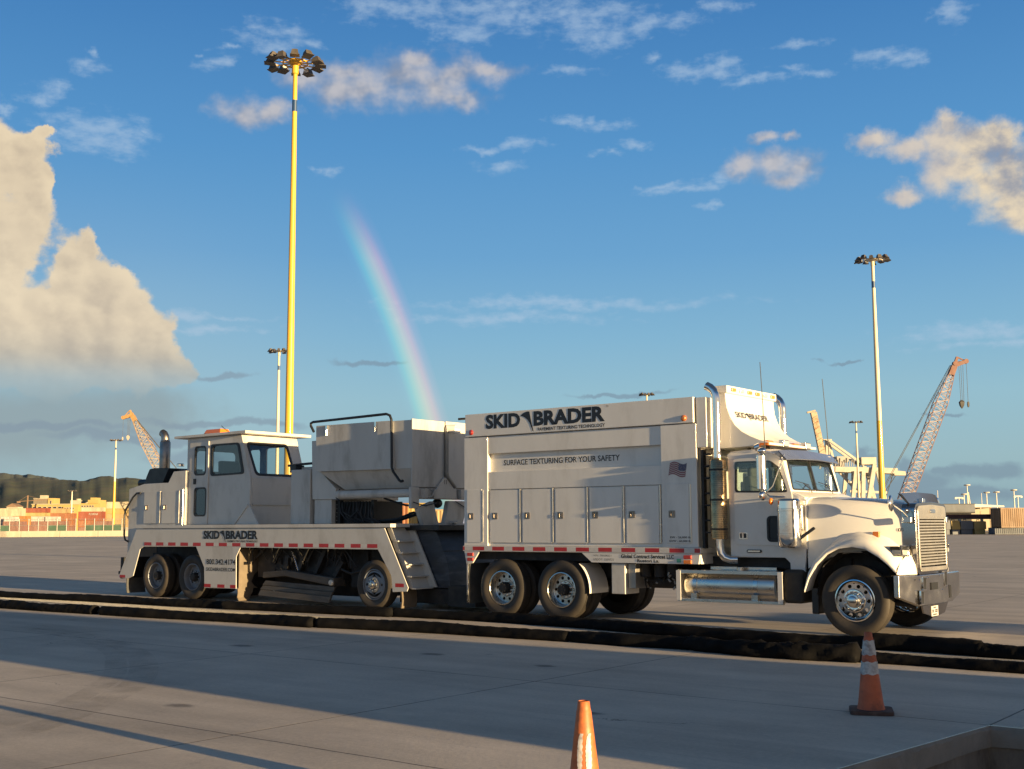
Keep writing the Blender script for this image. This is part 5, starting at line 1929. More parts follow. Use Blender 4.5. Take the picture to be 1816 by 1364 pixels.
for k in range(5):
    q.ell((-11.71, .395, 1.82 + k * .085), .012, .012, .012, 8, 6)
TM.part('bolts', q, M['galv'])

# lifting gear at the front end
q = MB()
q.box(-9.24, -9.16, .01, .245, 2.045, 2.475)
q.box(-9.30, -9.18, .245, 2.0, 2.24, 2.46)
lg = TM.part('lift_post', q, M['hopper'], bev=.012)
q = MB()
q.prism([(.64, 2.25), (.66, 2.40), (.96, 2.69), (1.03, 2.69), (1.36, 2.45), (1.37, 2.25)], -9.16, -9.12, YZ)
gp = TM.part('gusset', q, M['hopper'], bev=.008)
q = letters('11', .965, 1.035, 2.55, 2.64, lambda u, v: (-9.117, u, v), .02)
TM.part('lettering', q, M['ink'], gp, ang=0)
for y in (.42, 1.55):
    q = MB()
    q.box(-9.20, -9.05, y - .13, y - .03, 2.26, 2.45)
    q.tube([(-9.08, y + .02, 2.28), (-9.05, y + .10, 2.30), (-9.05, y + .16, 2.42), (-9.1, y + .06, 2.44)], .02, 7)
    TM.part('clevis', q, M['hopper'], bev=.012)
for pts, pad in (([(.19, 2.06), (.66, 2.20), (.80, 1.80), (.93, 1.62), (.88, 1.49), (.47, 1.49)], (.84, 1.615)), ([(1.13, 2.21), (1.74, 2.21), (1.62, 1.80), (1.50, 1.52), (1.06, 1.54), (.98, 1.66)], (1.33, 1.66))):
    q = MB()
    q.prism(pts, -9.26, -9.14, YZ)
    arm = TM.part('lift_arm', q, M['hopper'], bev=.02)
    q = MB()
    q.cyl((-9.20, pad[0], pad[1]), (-9.02, pad[0], pad[1]), .145, n=28)
    q.box(-9.10, -9.0, pad[0] - .19, pad[0] - .10, pad[1] + .08, pad[1] + .12)
    p_ = TM.part('pivot_cap', q, M['hopper'], arm, bev=.008)
    q = MB()
    q.box(-9.022, -9.015, pad[0] - .13, pad[0] + .13, pad[1] + .02, pad[1] + .035)
    TM.part('slot', q, M['black'], p_)
q = MB()
q.tube([(-9.1, .0, 2.17), (-9.1, .35, 2.10), (-9.1, .7, 2.16)], .012, 6)
q.tube([(-9.1, 1.3, 2.2), (-9.1, 1.55, 2.10), (-9.1, 1.75, 2.0)], .012, 6)
q.ell((-9.3, .95, 2.16), .10, .12, .10, 14, 8)
TM.part('hoses', q, M['hose'])
TM.part = _part
# blast head shroud
q = MB()
sec = [(-10.15, .42), (-10.15, 1.60), (-9.2, 1.60), (-9.10, 1.57), (-9.02, 1.46), (-8.78, .95), (-8.70, .44)]
q.prism(sec, .69, 2.30)
sh = TM.part('blast_head', q, M['dark'], bev=.015)
q = MB()
q.box(-10.1, -8.60, .69, 2.2, .12, .42)
q.box(-8.6, -7.9, .5, 2.1, .10, .50)
TM.part('blast_skirt', q, M['chassis'])
q = MB()
q.box(-10.4, -8.9, .55, 1.9, 1.602, 1.71)
TM.part('beam', q, M['black'], bev=.01)
q = MB()
q.box(-8.93, -8.88, .69, 2.30, 1.175, 1.19)
TM.part('shroud_seam', q, M['black'], sh)

# dusty beams and blades slung below the skirt
q = MB()
q.loft([[(-13.96, .26, .54), (-13.96, .60, .54), (-13.92, .58, .68), (-13.92, .24, .68)], [(-13.2, .25, .60), (-13.2, .60, .60), (-13.15, .56, .74), (-13.15, .22, .74)], [(-11.62, .24, .42), (-11.62, .60, .42), (-11.60, .56, .60), (-11.60, .22, .60)]])
bm_ = TM.part('slung_beam', q, M['brown'], bev=.02)
q = MB()
q.lathe([(0, -.02), (.05, -.02), (.065, 0), (.065, .03)], (-11.67, .20, .50), 'y', 18)
TM.part('lamp', q, M['clear'], bm_)
for k, (z0, z1, d) in enumerate(((.33, .43, .02), (.235, .32, -.02), (.10, .225, -.05))):
    q = MB()
    q.prism([(-13.95 - .03 * k, z0 + .06), (-13.84 - .04 * k, z1 + .06), (-11.60 - .02 * k, z1 - .02), (-11.64 - .03 * k, z0 - .03)], .26 + d - .03, .26 + d + .02)
    TM.part('scraper_blade', q, M['brown'], bev=.006)
q = MB()
q.tube([(-13.6, .3, .70), (-13.55, .3, .76), (-13.4, .3, .76), (-13.35, .3, .71)], .015, 6)
for a, b in (((-12.9, .42, .70), (-12.6, .42, 1.25)), ((-12.35, .42, .68), (-12.0, .42, 1.25)), ((-11.75, .42, .62), (-11.5, .42, .95)), ((-13.3, .40, .70), (-13.25, .40, 1.05))):
    q.beam(a, b, .12, .10)
q.tube([(-11.5, .36, .78), (-11.2, .34, .70), (-10.9, .36, .76)], .03, 8)
TM.part('lift_strut', q, M['chassis'])
q = MB()
rg = random.Random(2)
p = Vector((-12.95, .24, 1.15))
for k in range(9):
    n_ = p + Vector((.022, .0, -.045))
    q.tube([tuple(p + Vector((-.018, 0, .0))), tuple(p + Vector((.018, .004, -.02))), tuple(n_)], .012, 6)
    p = n_
TM.part('chain', q, M['chrome'])

# ------------------------------------------------------------------ high light masts
M['polyellow'] = mat('yellow pole paint', (.62, .36, .035), .4, var=.08, vs=.6, coat=.2)
M['polecream'] = mat('cream pole paint', (.62, .53, .36), .45, var=.08, vs=.6)
M['polewhite'] = mat('pale pole paint', (.60, .56, .47), .5, var=.06, vs=.8)
M['polblue'] = mat('blue pole band', (.02, .06, .15), .45)
M['lamphead'] = mat('dark flood housing', (.085, .075, .065), .5, .2, var=.2, vs=3)
M['lamplit'] = mat('flood reflector', (.62, .58, .50), .25, .5)


def flood_mesh():
    q = MB()
    q.m = 0
    # housing hangs below the arm, wide visor plate underneath, open face looks outward and down
    q.loft([[(-.20, -.17, .20), (.16, -.17, .22), (.16, .17, .22), (-.20, .17, .20)], [(-.24, -.24, -.06), (.26, -.24, -.12), (.26, .24, -.12), (-.24, .24, -.06)]])
    q.box(-.10, .02, -.04, .04, .20, .30)
    q.loft([[(-.30, -.29, -.085), (.34, -.29, -.155), (.34, .29, -.155), (-.30, .29, -.085)], [(-.30, -.29, -.11), (.34, -.29, -.18), (.34, .29, -.18), (-.30, .29, -.11)]])
    q.m = 1
    q.box(-.245, -.205, -.16, .16, -.04, .17)
    q.v = [(x * .82, y * .82, z * .82) for x, y, z in q.v]
    return q


FLOOD = flood_mesh()


def light_mast(x, y, H, label, lower, upper, split=.0, ring=1.25, n=12, tilt=0, floods=True, r0=.21, band=True):
    T = Thing('light_mast', label, 'light mast', (x, y, 0), 0, group='tall floodlight masts around the yard')
    hr = H - .35
    zs = H * split
    rr_ = lambda z: r0 * (1 - .55 * z / H)
    if split > 0:
        q = MB()
        q.cyl((0, 0, 0), (0, 0, zs), rr_(0), rr_(zs), 20)
        T.part('pole', q, lower)
    q = MB()
    q.cyl((0, 0, zs), (0, 0, hr), rr_(zs), rr_(hr), 20)
    T.part('pole', q, upper)
    q = MB()
    q.lathe([(r0, 0), (r0 * 2, 0), (r0 * 2, .06), (r0 * 1.5, .10), (r0 * 1.25, .3), (r0, .3)], (0, 0, 0), 'z', 20)
    T.part('base_flange', q, upper)
    if band:
        q = MB()
        zb = H - 2.35
        q.cyl((0, 0, zb - .5), (0, 0, zb + .1), rr_(zb - .5) + .006, rr_(zb) + .006, 20)
        T.part('blue_band', q, M['polblue'])
    q = MB()
    q.lathe([(.12, -.55), (.17, -.50), (.17, -.05), (.30, .0), (.34, .10), (.30, .2), (.1, .22), (0, .22)], (0, 0, hr), 'z', 20)
    hub = T.part('hub', q, upper)
    q = MB()
    q.lathe([(ring * .50 - .03, 0), (ring * .50 + .03, 0), (ring * .50 + .03, .06), (ring * .50 - .03, .06), (ring * .50 - .03, 0)], (0, 0, hr + .02), 'z', 32)
    for k in range(n):
        a = 2 * math.pi * (k + .3) / n
        q.beam((.2 * math.cos(a), .2 * math.sin(a), hr + .05), (ring * .95 * math.cos(a), ring * .95 * math.sin(a), hr + .10), .05, .05)
    T.part('lamp_ring', q, upper, hub)
    first = None
    for k in range(n):
        a = 2 * math.pi * (k + .3) / n
        if first is None:
            first = T.part('floodlight', FLOOD, [M['lamphead'], M['lamplit']], hub, ang=25)
            o = first
        else:
            o = first.copy()
            COL.objects.link(o)
        o.matrix_local = Matrix.Translation((ring * math.cos(a), ring * math.sin(a), hr + .06 + .07 * math.sin(k * 2.1))) @ Matrix.Rotation(a, 4, 'Z') @ Matrix.Rotation(R(-6 + 9 * math.sin(k * 1.7)), 4, 'Y')
    return T


light_mast(-10.92, 57.44, 25.35, 'thick all yellow light mast with blue band, the tallest, rising behind the machine cab', None, M['polyellow'], r0=.235)
light_mast(32.21, 103.04, 25.35, 'tall light mast with yellow lower pole and blue band, behind the lorry hood', M['polyellow'], M['polecream'], .42, 1.30, r0=.30)
light_mast(-31.18, 156.1, 25.3, 'cream light mast close beside the thick yellow mast, behind the machine cab roof', M['polyellow'], M['polecream'], .22, 1.25, r0=.30)
light_mast(-107.0, 317.55, 25.3, 'thin light mast among the stacked containers, in front of the hills', M['polyellow'], M['polecream'], .55, 1.45, r0=.40)
light_mast(24.34, 211.47, 25.3, 'light mast whose head only just shows above the lorry body roof', M['polyellow'], M['polecream'], .4, 1.2, r0=.32)
light_mast(79.7, 272.18, 25.3, 'thin pale light mast beside the white gantry crane, behind the windscreen', M['polyellow'], M['polecream'], .3, 1.35, r0=.36)
light_mast(-150.1, 402.75, 14.3, 'short pale light mast rising above the long yellow building', None, M['polewhite'], 0, 1.35, r0=.35, band=False)


def small_mast(x, y, z1, label, kind):
    T = Thing('street_lamp', label, 'street lamp', (x, y, 0), 0, group='small lamp posts on the skyline')
    q = MB()
    q.cyl((0, 0, 0), (0, 0, z1), .34, .22, 10)
    T.part('pole', q, M['polewhite'])
    q = MB()
    if kind == 'T':
        q.box(-1.9, 1.9, -.3, .3, z1 - .1, z1 + .5)
        q.box(-2.2, -1.2, -.4, .4, z1 - .5, z1 + .3)
        q.box(1.2, 2.2, -.4, .4, z1 - .5, z1 + .3)
    else:
        q.lathe([(0, .5), (1.5, .45), (1.7, .1), (1.2, -.2), (0, -.2)], (0, 0, z1), 'z', 14)
    T.part('lamp_head', q, M['polewhite'])


for x, z1, kind, l in ((230.8, 20.6, 'D', 'tallest pale lamp post on the skyline, with leaning derrick poles at its foot'), (229.0, 16.0, 'D', 'slim lamp post close beside the tallest one on the skyline'),
                       (240.5, 16.8, 'D', 'lamp post above the lit end of the white shed'), (245.5, 17.0, 'D', 'thin lamp post above the far end of the white shed'),
                       (254.4, 18.0, 'D', 'tall lamp post above the brown corrugated container'), (256.3, 14.8, 'T', 'stubby lamp post with paired floodlights above the brown container'),
                       (226.4, 14.2, 'T', 'stubby lamp post with paired floodlights above the grey trailer')):
    small_mast(x, 600, z1, l, kind)
for x, z1, l in ((215.7, 18.2, 'thin bare pole on the skyline next to the bug shield'), (237.9, 16.7, 'thin bare pole on the skyline above the white shed')):
    q = MB()
    q.cyl((0, 0, 0), (0, 0, z1), .22, .14, 8)
    solo('pole', l, 'pole', q, M['polewhite'], base=(x, 600, 0))
q = MB()
q.beam((-.2, 0, 0), (-1.0, 0, 17), .45)
q.beam((-1.0, 0, 17), (-.5, 0, 16.9), .45)
q.beam((1.6, 0, 0), (-.5, 0, 17), .30)
solo('derrick', 'pale leaning derrick poles at the foot of the tallest skyline lamp post', 'derrick', q, M['polecream'], base=(232.6, 602, 0))

# ------------------------------------------------------------------ lattice cranes
M['latticered'] = mat('red brown crane chords', (.16, .075, .06), .6, var=.2, vs=1)
M['latticepale'] = mat('faded pinkish crane lacing', (.31, .26, .25), .6, var=.2, vs=1)
M['latticeorange'] = mat('orange crane chords', (.34, .20, .08), .6, var=.2, vs=1)
M['latticecream'] = mat('cream crane lacing', (.36, .30, .22), .6, var=.15, vs=1)
M['gantry'] = mat('white gantry steel', (.42, .40, .35), .5, var=.1, vs=.5, dirt=(.34, .22, .13), dirt_amt=.3, ds=.6)
M['rust'] = mat('rust streaked white boom', (.40, .33, .23), .7, var=.2, vs=.8, dirt=(.28, .12, .05), dirt_amt=.9, ds=.7)
M['wire'] = mat('crane wire', (.05, .05, .05), .6)
M['cranecab'] = mat('crane body paint', (.35, .12, .06), .6, var=.2, vs=2)


def lattice(q, qq, p0, p1, w, d, n, taper=.35):
    """four chord truss from p0 to p1; chords into q, lacing into qq"""
    p0, p1 = Vector(p0), Vector(p1)
    ax = (p1 - p0).normalized()
    side = Vector((ax.z, 0, -ax.x)).normalized()
    dep = ax.cross(side).normalized()
    L = (p1 - p0).length
    def k(t):
        return min(1, t / .12 * (1 - taper) + taper, (1 - t) / .22 * (1 - taper) + taper)
    def C(t, a, b):
        return p0.lerp(p1, t) + side * (a * w / 2 * k(t)) + dep * (b * d / 2 * k(t))
    cr = w * .055
    for a in (-1, 1):
        for b in (-1, 1):
            for i in range(n):
                q.beam(C(i / n, a, b), C((i + 1) / n, a, b), cr)
    for i in range(n):
        t0, t1 = i / n, (i + 1) / n
        s = 1 if i % 2 else -1
        for b in (-1, 1):
            qq.beam(C(t0, -s, b), C(t1, s, b), cr * .75)
            qq.beam(C(t1, -1, b), C(t1, 1, b), cr * .6)
            qq.beam(C(t0, s, b), C((t0 + t1) / 2, -s * .0, b), cr * .5)
        for a in (-1, 1):
            qq.beam(C(t0, a, -s), C(t1, a, s), cr * .75)


def lattice_crane(label, y, foot, tip, w, jib, hooks, body, chord, lace, body_m, pend):
    T = Thing('lattice_crane', label, 'crane', (foot[0], y, 0), 0, group='lattice boom cranes on the skyline')
    fx = foot[0]
    q, qq = MB(), MB()
    p0, p1 = Vector((0, 0, foot[1])), Vector((tip[0] - fx, 0, tip[1]))
    lattice(q, qq, p0, p1, w, w, 30)
    boom = T.part('boom', q, chord, ang=0)
    T.part('boom_lacing', qq, lace, boom, ang=0)
    q = MB()
    side = 1 if jib[0] > tip[0] else -1
    J = Vector((jib[0] - fx, 0, jib[1]))
    ax = (p1 - p0).normalized()
    q.beam(p1 - ax * 1.1, p1 + ax * .5, w * .5, w * .5)
    q.beam(p1 + ax * .6, J, w * .35)
    q.beam(p1 + ax * 1.2, J, w * .15)
    q.beam(p1 + ax * .2, p1 + ax * 1.9 + Vector((side * .1, 0, .3)), w * .22)
    q.beam(p1 + ax * 1.9 + Vector((side * .1, 0, .3)), J, w * .10)
    for pt in (J, p1 + ax * 1.0):
        q.cyl(pt + Vector((0, -.35, 0)), pt + Vector((0, .35, 0)), w * .22, n=12)
    T.part('boom_head', q, chord, boom)
    for hx, ht, hb, big in hooks:
        q = MB()
        for dx in ((-.13, .13, .4) if big else (0,)):
            q.cyl((hx - fx + dx, 0, hb), (hx - fx + dx * 1.3, 0, ht), .035, n=5)
        rope = T.part('hoist_rope', q, M['wire'], boom)
        q = MB()
        q.loft([[(hx - fx + a * r_, b * r_, hb + h) for a, b in ((-1, -1), (1, -1), (1, 1), (-1, 1))] for r_, h in ((.12, .35), (.38 if big else .16, 0), (.30 if big else .14, -.6 if big else -.4), (.08, -1.1 if big else -.6))])
        T.part('hook_block', q, M['wire'] if side > 0 else M['gantry'], rope)
    q = MB()
    for (ax0, az0), (ax1, az1) in pend:
        q.cyl((ax0 - fx, -.4, az0), (ax1 - fx, -.3, az1), .045, n=5)
        q.cyl((ax0 - fx, .4, az0), (ax1 - fx, .3, az1), .045, n=5)
    T.part('pendant_ropes', q, M['wire'], boom)
    q = MB()
    bx = body
    q.box(bx - 3.2, bx + 2.2, -1.6, 1.6, 1.4, 3.8)
    q.box(bx + 1.0 * side, bx + 2.6 * side, -1.7, -.4, 1.5, 3.6)
    q.beam((bx, 0, 3.6), (pend[0][0][0] - fx, 0, pend[0][0][1]), .6)
    T.part('crane_house', q, body_m, bev=.08)
    q = MB()
    for yy in (-2.6, 1.7):
        q.prism(rpoly([(bx - 4, .05), (bx + 4, .05), (bx + 4, 1.3), (bx - 4, 1.3)], .6), yy, yy + .9)
    T.part('crawler_tracks', q, M['chassis'])


lattice_crane('tall lattice boom crane with faded red boom and hanging hook behind the lorry grille', 200, (64.9, 2.2), (75.55, 27.9), 1.9, (77.8, 29.2),
              [(76.75, 28.6, 22.2, True), (77.86, 29.0, 21.9, False)], -2.6, M['latticered'], M['latticepale'], M['cranecab'], [((62.8, 7.6), (73.8, 26.2)), ((62.8, 7.6), (75.2, 28.6))])
lattice_crane('smaller pale orange lattice boom crane behind the machine exhaust', 330, (-90.2, 2.0), (-106.6, 32.4), 2.4, (-109.4, 32.3),
              [(-107.9, 31.8, 27.0, True), (-109.4, 32.0, 26.5, False)], 2.6, M['latticeorange'], M['latticecream'], M['gantry'], [((-86.5, 9.0), (-105.8, 32.0)), ((-86.5, 9.0), (-106.4, 32.6))])

# white container gantry crane
T = Thing('gantry_crane', 'white ship to shore gantry crane with rust streaked boom, behind the lorry windscreen', 'crane', (123, 420, 0))
X = lambda x: x - 123
q = MB()
for a, b, w in (((123.0, 0), (124.0, 20), 1.3), ((118.5, 0), (121.3, 20), 1.3), ((128.0, 22.4), (123.5, 0), 1.4), ((133.5, 0), (129.0, 20), 1.3)):
    for yy in (-3, 9):
        q.beam((X(a[0]), yy, a[1]), (X(b[0]), yy, b[1]), w)
q.beam((X(114.6), 0, 22.0), (X(125.6), 0, 9.5), .9)
q.beam((X(119), -3, 13.0), (X(132), -3, 12.5), .8)
q.beam((X(119), -3, 16.2), (X(124), -3, 16.0), .6)
T.part('legs', q, M['gantry'], ang=0)
q = MB()
q.beam((X(112.5), -2, 20.9), (X(136.2), -2, 20.1), 1.7, 1.9)
q.beam((X(112.5), 3, 20.9), (X(136.2), 3, 20.1), 1.7, 1.9)
q.beam((X(136), -2, 19.6), (X(139), -2, 19.3), 1.6, 1.2)
q.box(X(135), X(139.2), -3, 1, 18.5, 19.2)
T.part('girder', q, M['gantry'], ang=0)
q = MB()
q.beam((X(112.5), -2, 31.2), (X(124.6), -2, 22.2), .8)
q.beam((X(112.5), 3, 31.2), (X(124.6), 3, 22.2), .8)
q.beam((X(112.5), 0, 31.4), (X(112.3), 0, 21), 1.4)
q.beam((X(112.8), 0, 31.2), (X(115.2), 0, 21), .8)
q.beam((X(112.5), 0, 31.2), (X(109.5), 0, 21), .8)
q.beam((X(111.0), 0, 31.4), (X(114.0), 0, 31.4), 1.0, .5)
T.part('apex_frame', q, M['gantry'], ang=0)
q = MB()
q.beam((X(107.9), 0, 41.3), (X(111.3), 0, 22.0), 2.1, 1.6)
for k in range(9):
    z = 23 + k * 2
    q.beam((X(111.1 - (z - 23) * .178 - .9), -.9, z), (X(111.1 - (z - 23) * .178 + .9), -.9, z + 1.0), .25)
q.beam((X(105.6), 0, 41.2), (X(108.6), 0, 41.9), .9, .6)
T.part('boom', q, M['rust'], ang=0)
q = MB()
q.box(X(123.5), X(128.8), -3, 4, 22.4, 25.0)
T.part('machine_house', q, M['gantry'], bev=.1)
q = MB()
q.box(X(115.2), X(119.3), -2, 3, 23.3, 25.4)
q.box(X(115.8), X(117.6), -2.2, 3, 21.9, 23.3)
for k in range(9):
    q.beam((X(114.5 + k * .8), -2.3, 21.8), (X(114.8 + k * .8), -2.3, 23.6 + (k % 3) * .6), .22)
T.part('trolley', q, M['galv'], ang=0)
q = MB()
for a, b in (((136, 19), (128, 8)), ((134.5, 18.5), (131.2, 9)), ((134, 20), (133.9, 16))):
    q.cyl((X(a[0]), -2.5, a[1]), (X(b[0]), -2.5, b[1]), .12, n=5)
T.part('cables', q, M['wire'])

# ------------------------------------------------------------------ container yard on the left
CC = dict(cream=(.42, .37, .26), red=(.24, .06, .03), rust=(.27, .105, .045), orange=(.34, .15, .04), tan=(.36, .25, .12), yellow=(.38, .28, .11), pink=(.20, .105, .085), white=(.42, .41, .38), grey=(.11, .125, .15), brown=(.17, .10, .05), pale=(.34, .32, .27), blue=(.08, .12, .20), gold=(.36, .26, .09))
CM = {k: mat(k + ' container paint', v, .6, var=.12, vs=.8, dirt=tuple(c * .45 for c in v), dirt_amt=.45, ds=.5, stretch=(1, 1, .4)) for k, v in CC.items()}


def container(x0, x1, y, z0, z1, c, label, rot=0.0, depth=2.44, text=None, pitch=.28):
    T = Thing('shipping_container', label, 'container', ((x0 + x1) / 2, y + depth / 2, z0), rot, group='shipping containers stacked in the yard')
    L, D_, H = (x1 - x0) / 2, depth / 2, z1 - z0
    q = MB()
    prof = []
    x = -L + .12
    k = 0
    while x < L - .12:
        prof += [(x, .05), (x + pitch * .28, .05), (x + pitch * .5, .0), (x + pitch * .78, .0)]
        x += pitch
    prof.append((L - .12, .05))
    for sg in (-1, 1):
        a = [(px, sg * (D_ - .01 - o), .12) for px, o in prof]
        b = [(px, sg * (D_ - .01 - o), H - .10) for px, o in prof]
        q.loft([a, b], caps=False, closed=False)
    q.box(-L + .06, L - .06, -D_ + .07, D_ - .07, .10, H - .02)
    body_ = T.part('body', q, CM[c], ang=0)
    q = MB()
    for sx in (-1, 1):
        for sy in (-1, 1):
            q.box(sx * L - .16 * (sx > 0), sx * L + .16 * (sx < 0), sy * D_ - .14 * (sy > 0), sy * D_ + .14 * (sy < 0), 0, H)
    for sy in (-1, 1):
        q.box(-L + .16, L - .16, sy * D_ - .09 * (sy > 0), sy * D_ + .09 * (sy < 0), 0, .14)
        q.box(-L + .16, L - .16, sy * D_ - .09 * (sy > 0), sy * D_ + .09 * (sy < 0), H - .12, H)
    T.part('corner_frame', q, CM[c], ang=0)
    q = MB()
    for sy in (-.5, .5):
        q.box(-L - .005, -L + .06, sy * D_ * .92 - D_ * .44, sy * D_ * .92 + D_ * .44, .14, H - .13)
        for k in (-.25, .25):
            q.cyl((-L - .03, sy * D_ + k * D_, .1), (-L - .03, sy * D_ + k * D_, H - .1), .025, n=6)
    T.part('doors', q, CM[c], ang=0)
    if text:
        q = letters(text, -L * .12, L * .62, H * .60, H * .82, lambda u, v: (u, -D_ - .004, v), .02)
        T.part('lettering', q, CM['white'], body_, ang=0)
    return T


for a in (
    (-121.94, -111.22, 268, 0, 2.15, 'grey', 'grey bottom container at the foot of the long cream topped stack', None),
    (-121.94, -111.22, 268, 2.15, 4.2, 'white', 'white container in the middle of the long cream topped stack', None),
    (-121.94, -111.22, 268, 4.2, 6.08, 'cream', 'long cream container on top of a stack, beside the dark red one', None),
    (-116.94, -111.84, 284, 0, 2.32, 'rust', 'rust coloured bottom container behind the cream stack', None),
    (-116.94, -111.84, 284, 2.32, 4.38, 'pale', 'pale container in the middle of the red topped stack', None),
    (-116.94, -111.84, 284, 4.38, 5.26, 'yellow', 'thin yellow container just under the top red one', None),
    (-116.94, -111.84, 284, 5.26, 6.36, 'red', 'dark red container on top, close beside the long cream one', None),
    (-110.62, -107.53, 262, 0, 2.14, 'pink', 'dull pink container below the orange one', None),
    (-110.62, -107.53, 262, 2.14, 4.26, 'orange', 'short orange container behind the fence between small white ones', None),
    (-118.46, -111.33, 300, 0, 1.97, 'pink', 'dull pink bottom container of the tan topped stack', None),
    (-118.46, -111.33, 300, 1.97, 3.51, 'rust', 'rust container low in the tan topped stack', None),
    (-118.46, -111.33, 300, 3.51, 5.27, 'rust', 'orange red container just below the tan one', None),
    (-118.46, -112.95, 300, 5.27, 6.49, 'tan', 'tan container on top of the orange red one, below the yellow building', None),
    (-115.9, -109.42, 316, 0, 1.8, 'pink', 'pinkish container at the foot of the big red one', None),
    (-115.9, -109.42, 316, 1.8, 3.56, 'rust', 'rust container just below the big red one', None),
    (-115.9, -109.42, 316, 3.56, 5.87, 'red', 'big bright red container with white lettering', 'FLORENS'),
    (-115.21, -109.62, 316, 5.87, 7.0, 'cream', 'cream container on top of the red one with lettering', None),
    (-118.43, -110.8, 345, 0, 1.7, 'pale', 'pale bottom container of the tall stack behind the thin mast', None),
    (-118.43, -110.8, 345, 1.7, 3.58, 'tan', 'low tan container of the tall stack behind the thin mast', None),
    (-118.43, -110.8, 345, 3.58, 5.57, 'tan', 'tan container third from the top beside the thin mast', None),
    (-118.43, -110.8, 345, 5.57, 7.12, 'gold', 'gold container second from the top beside the thin mast', None),
    (-118.43, -110.8, 345, 7.12, 9.05, 'cream', 'cream container topping the tallest stack beside the machine', None),
    (-109.93, -107.63, 256, 3.03, 4.09, 'white', 'small white container on the pink one next to the grey stack', None),
    (-108.87, -105.99, 268, 3.09, 4.16, 'white', 'small white container next to the orange one', None),
    (-105.72, -103.12, 268, 3.09, 4.16, 'white', 'small white container in front of the orange red stack', None),
    (-109.9, -105.65, 255.5, 0, 3.03, 'pink', 'dull pink container carrying a single small white one', None),
    (-108.85, -101.07, 267.5, 0, 3.09, 'pink', 'long dull pink container carrying two small white ones', None),
    (-105.86, -102.32, 300, 0, 3.26, 'pink', 'short dull pink container at the foot of the tall stack', None),
    (-109.6, -104.0, 272, 1.2, 3.0, 'pale', 'pale low container just behind the green fence screen', None),
):
    container(*a[:7], text=a[7])
for a, b, l in ((-112.2, -109.9, 'tiny white box trailer behind the fence'),):
    container(a, b, 268, 0, 3.05, 'white', l)
# containers seen through the machine's gap under the hopper
container(-14.6, -11.9, 120, 1.55, 4.0, 'gold', 'gold corrugated container seen through the gap under the hopper', pitch=.42)
container(-11.9, -10.6, 120, 1.55, 4.0, 'rust', 'salmon container between the gold ones, seen under the hopper', pitch=.42)
container(-10.6, -8.4, 120, 1.55, 4.0, 'gold', 'short gold container nearest the lifting arms, seen under the hopper', pitch=.42)
container(-15.0, -7.9, 121, 0, 1.55, 'cream', 'cream container at the bottom of the gap under the hopper')
container(-8.3, -5.6, 118, 0, 3.3, 'tan', 'tan container seen between the lifting arms', pitch=.42)

# concrete barrier wall and mesh fence in front of the containers
M['barrier'] = mat('pale concrete barrier', (.34, .31, .25), .85, var=.10, vs=.7, dirt=(.30, .25, .18), dirt_amt=.5, ds=.6, stretch=(1, 1, .3))
q = MB()
prof = [(-.32, 0), (.32, 0), (.32, .14), (.16, .38), (.11, 1.08), (-.11, 1.08), (-.16, .38), (-.32, .14)]
q.prism(prof, -3.28, 3.28, lambda u, v, w: (w, u, v))
for k in (-1.6, 1.6):
    pass
barrier_o = None
w0, w1 = Vector((-108.0, 209.0)), Vector((-56.0, 227.0))
dirw = (w1 - w0).normalized()
nseg = int((w1 - w0).length / 6.6)
blab = ['farthest from the machine', 'below the long cream container', 'below the orange container', 'below the big red container', 'below the tallest container stack', 'next to the machine rear grab rail']
for k in range(nseg):
    c_ = w0 + dirw * (6.6 * k + 3.3)
    if barrier_o is None:
        o = barrier_o = solo('concrete_barrier', 'x', 'barrier', q, M['barrier'], base=(c_.x, c_.y, 0), rotz=math.atan2(dirw.y, dirw.x), bev=.03)
    else:
        o = barrier_o.copy()
        COL.objects.link(o)
        o.location = (c_.x, c_.y, 0)
    o['group'] = 'concrete barrier segments along the fence'
    o['label'] = 'pale concrete barrier segment ' + (blab[max(0, k - 1)] if k - 1 < len(blab) else 'hidden behind the machine')
T = Thing('mesh_fence', 'chain link fence with green screen cloth behind the pale concrete barrier', 'fence', (w0.x, w0.y + 6, 0), math.atan2(dirw.y, dirw.x))
M['screen'] = mat('green screen cloth', (.035, .075, .05), .8, var=.3, vs=.6)
Lw = (w1 - w0).length
post = None
x = .6
rg = random.Random(4)
while x < Lw:
    if post is None:
        q = MB()
        q.cyl((0, 0, 0), (0, 0, 3.35), .075, n=8)
        q.beam((0, 0, 3.3), (0, -.25, 3.6), .05)
        post = T.part('post', q, M['galv'])
        o = post
    else:
        o = post.copy()
        COL.objects.link(o)
    o.location = (x, 0, 0)
    if rg.random() < .75:
        q = MB()
        w_ = 1.45
        q.box(x + .1, x + .1 + w_, .02, .04, .6, 2.15 + rg.uniform(-.1, .1))
        T.part('screen_cloth', q, M['screen'])
    x += 1.65
q = MB()
for z in (3.25, 2.1):
    q.cyl((0, 0, z), (Lw, 0, z), .035, n=6)
for i in range(int(Lw / .6)):
    q.cyl((i * .6, 0, 2.1), (i * .6 + .6, 0, 3.25), .012, n=3, cap=False)
    q.cyl((i * .6 + .6, 0, 2.1), (i * .6, 0, 3.25), .012, n=3, cap=False)
T.part('wire_mesh', q, M['galv'], ang=0)

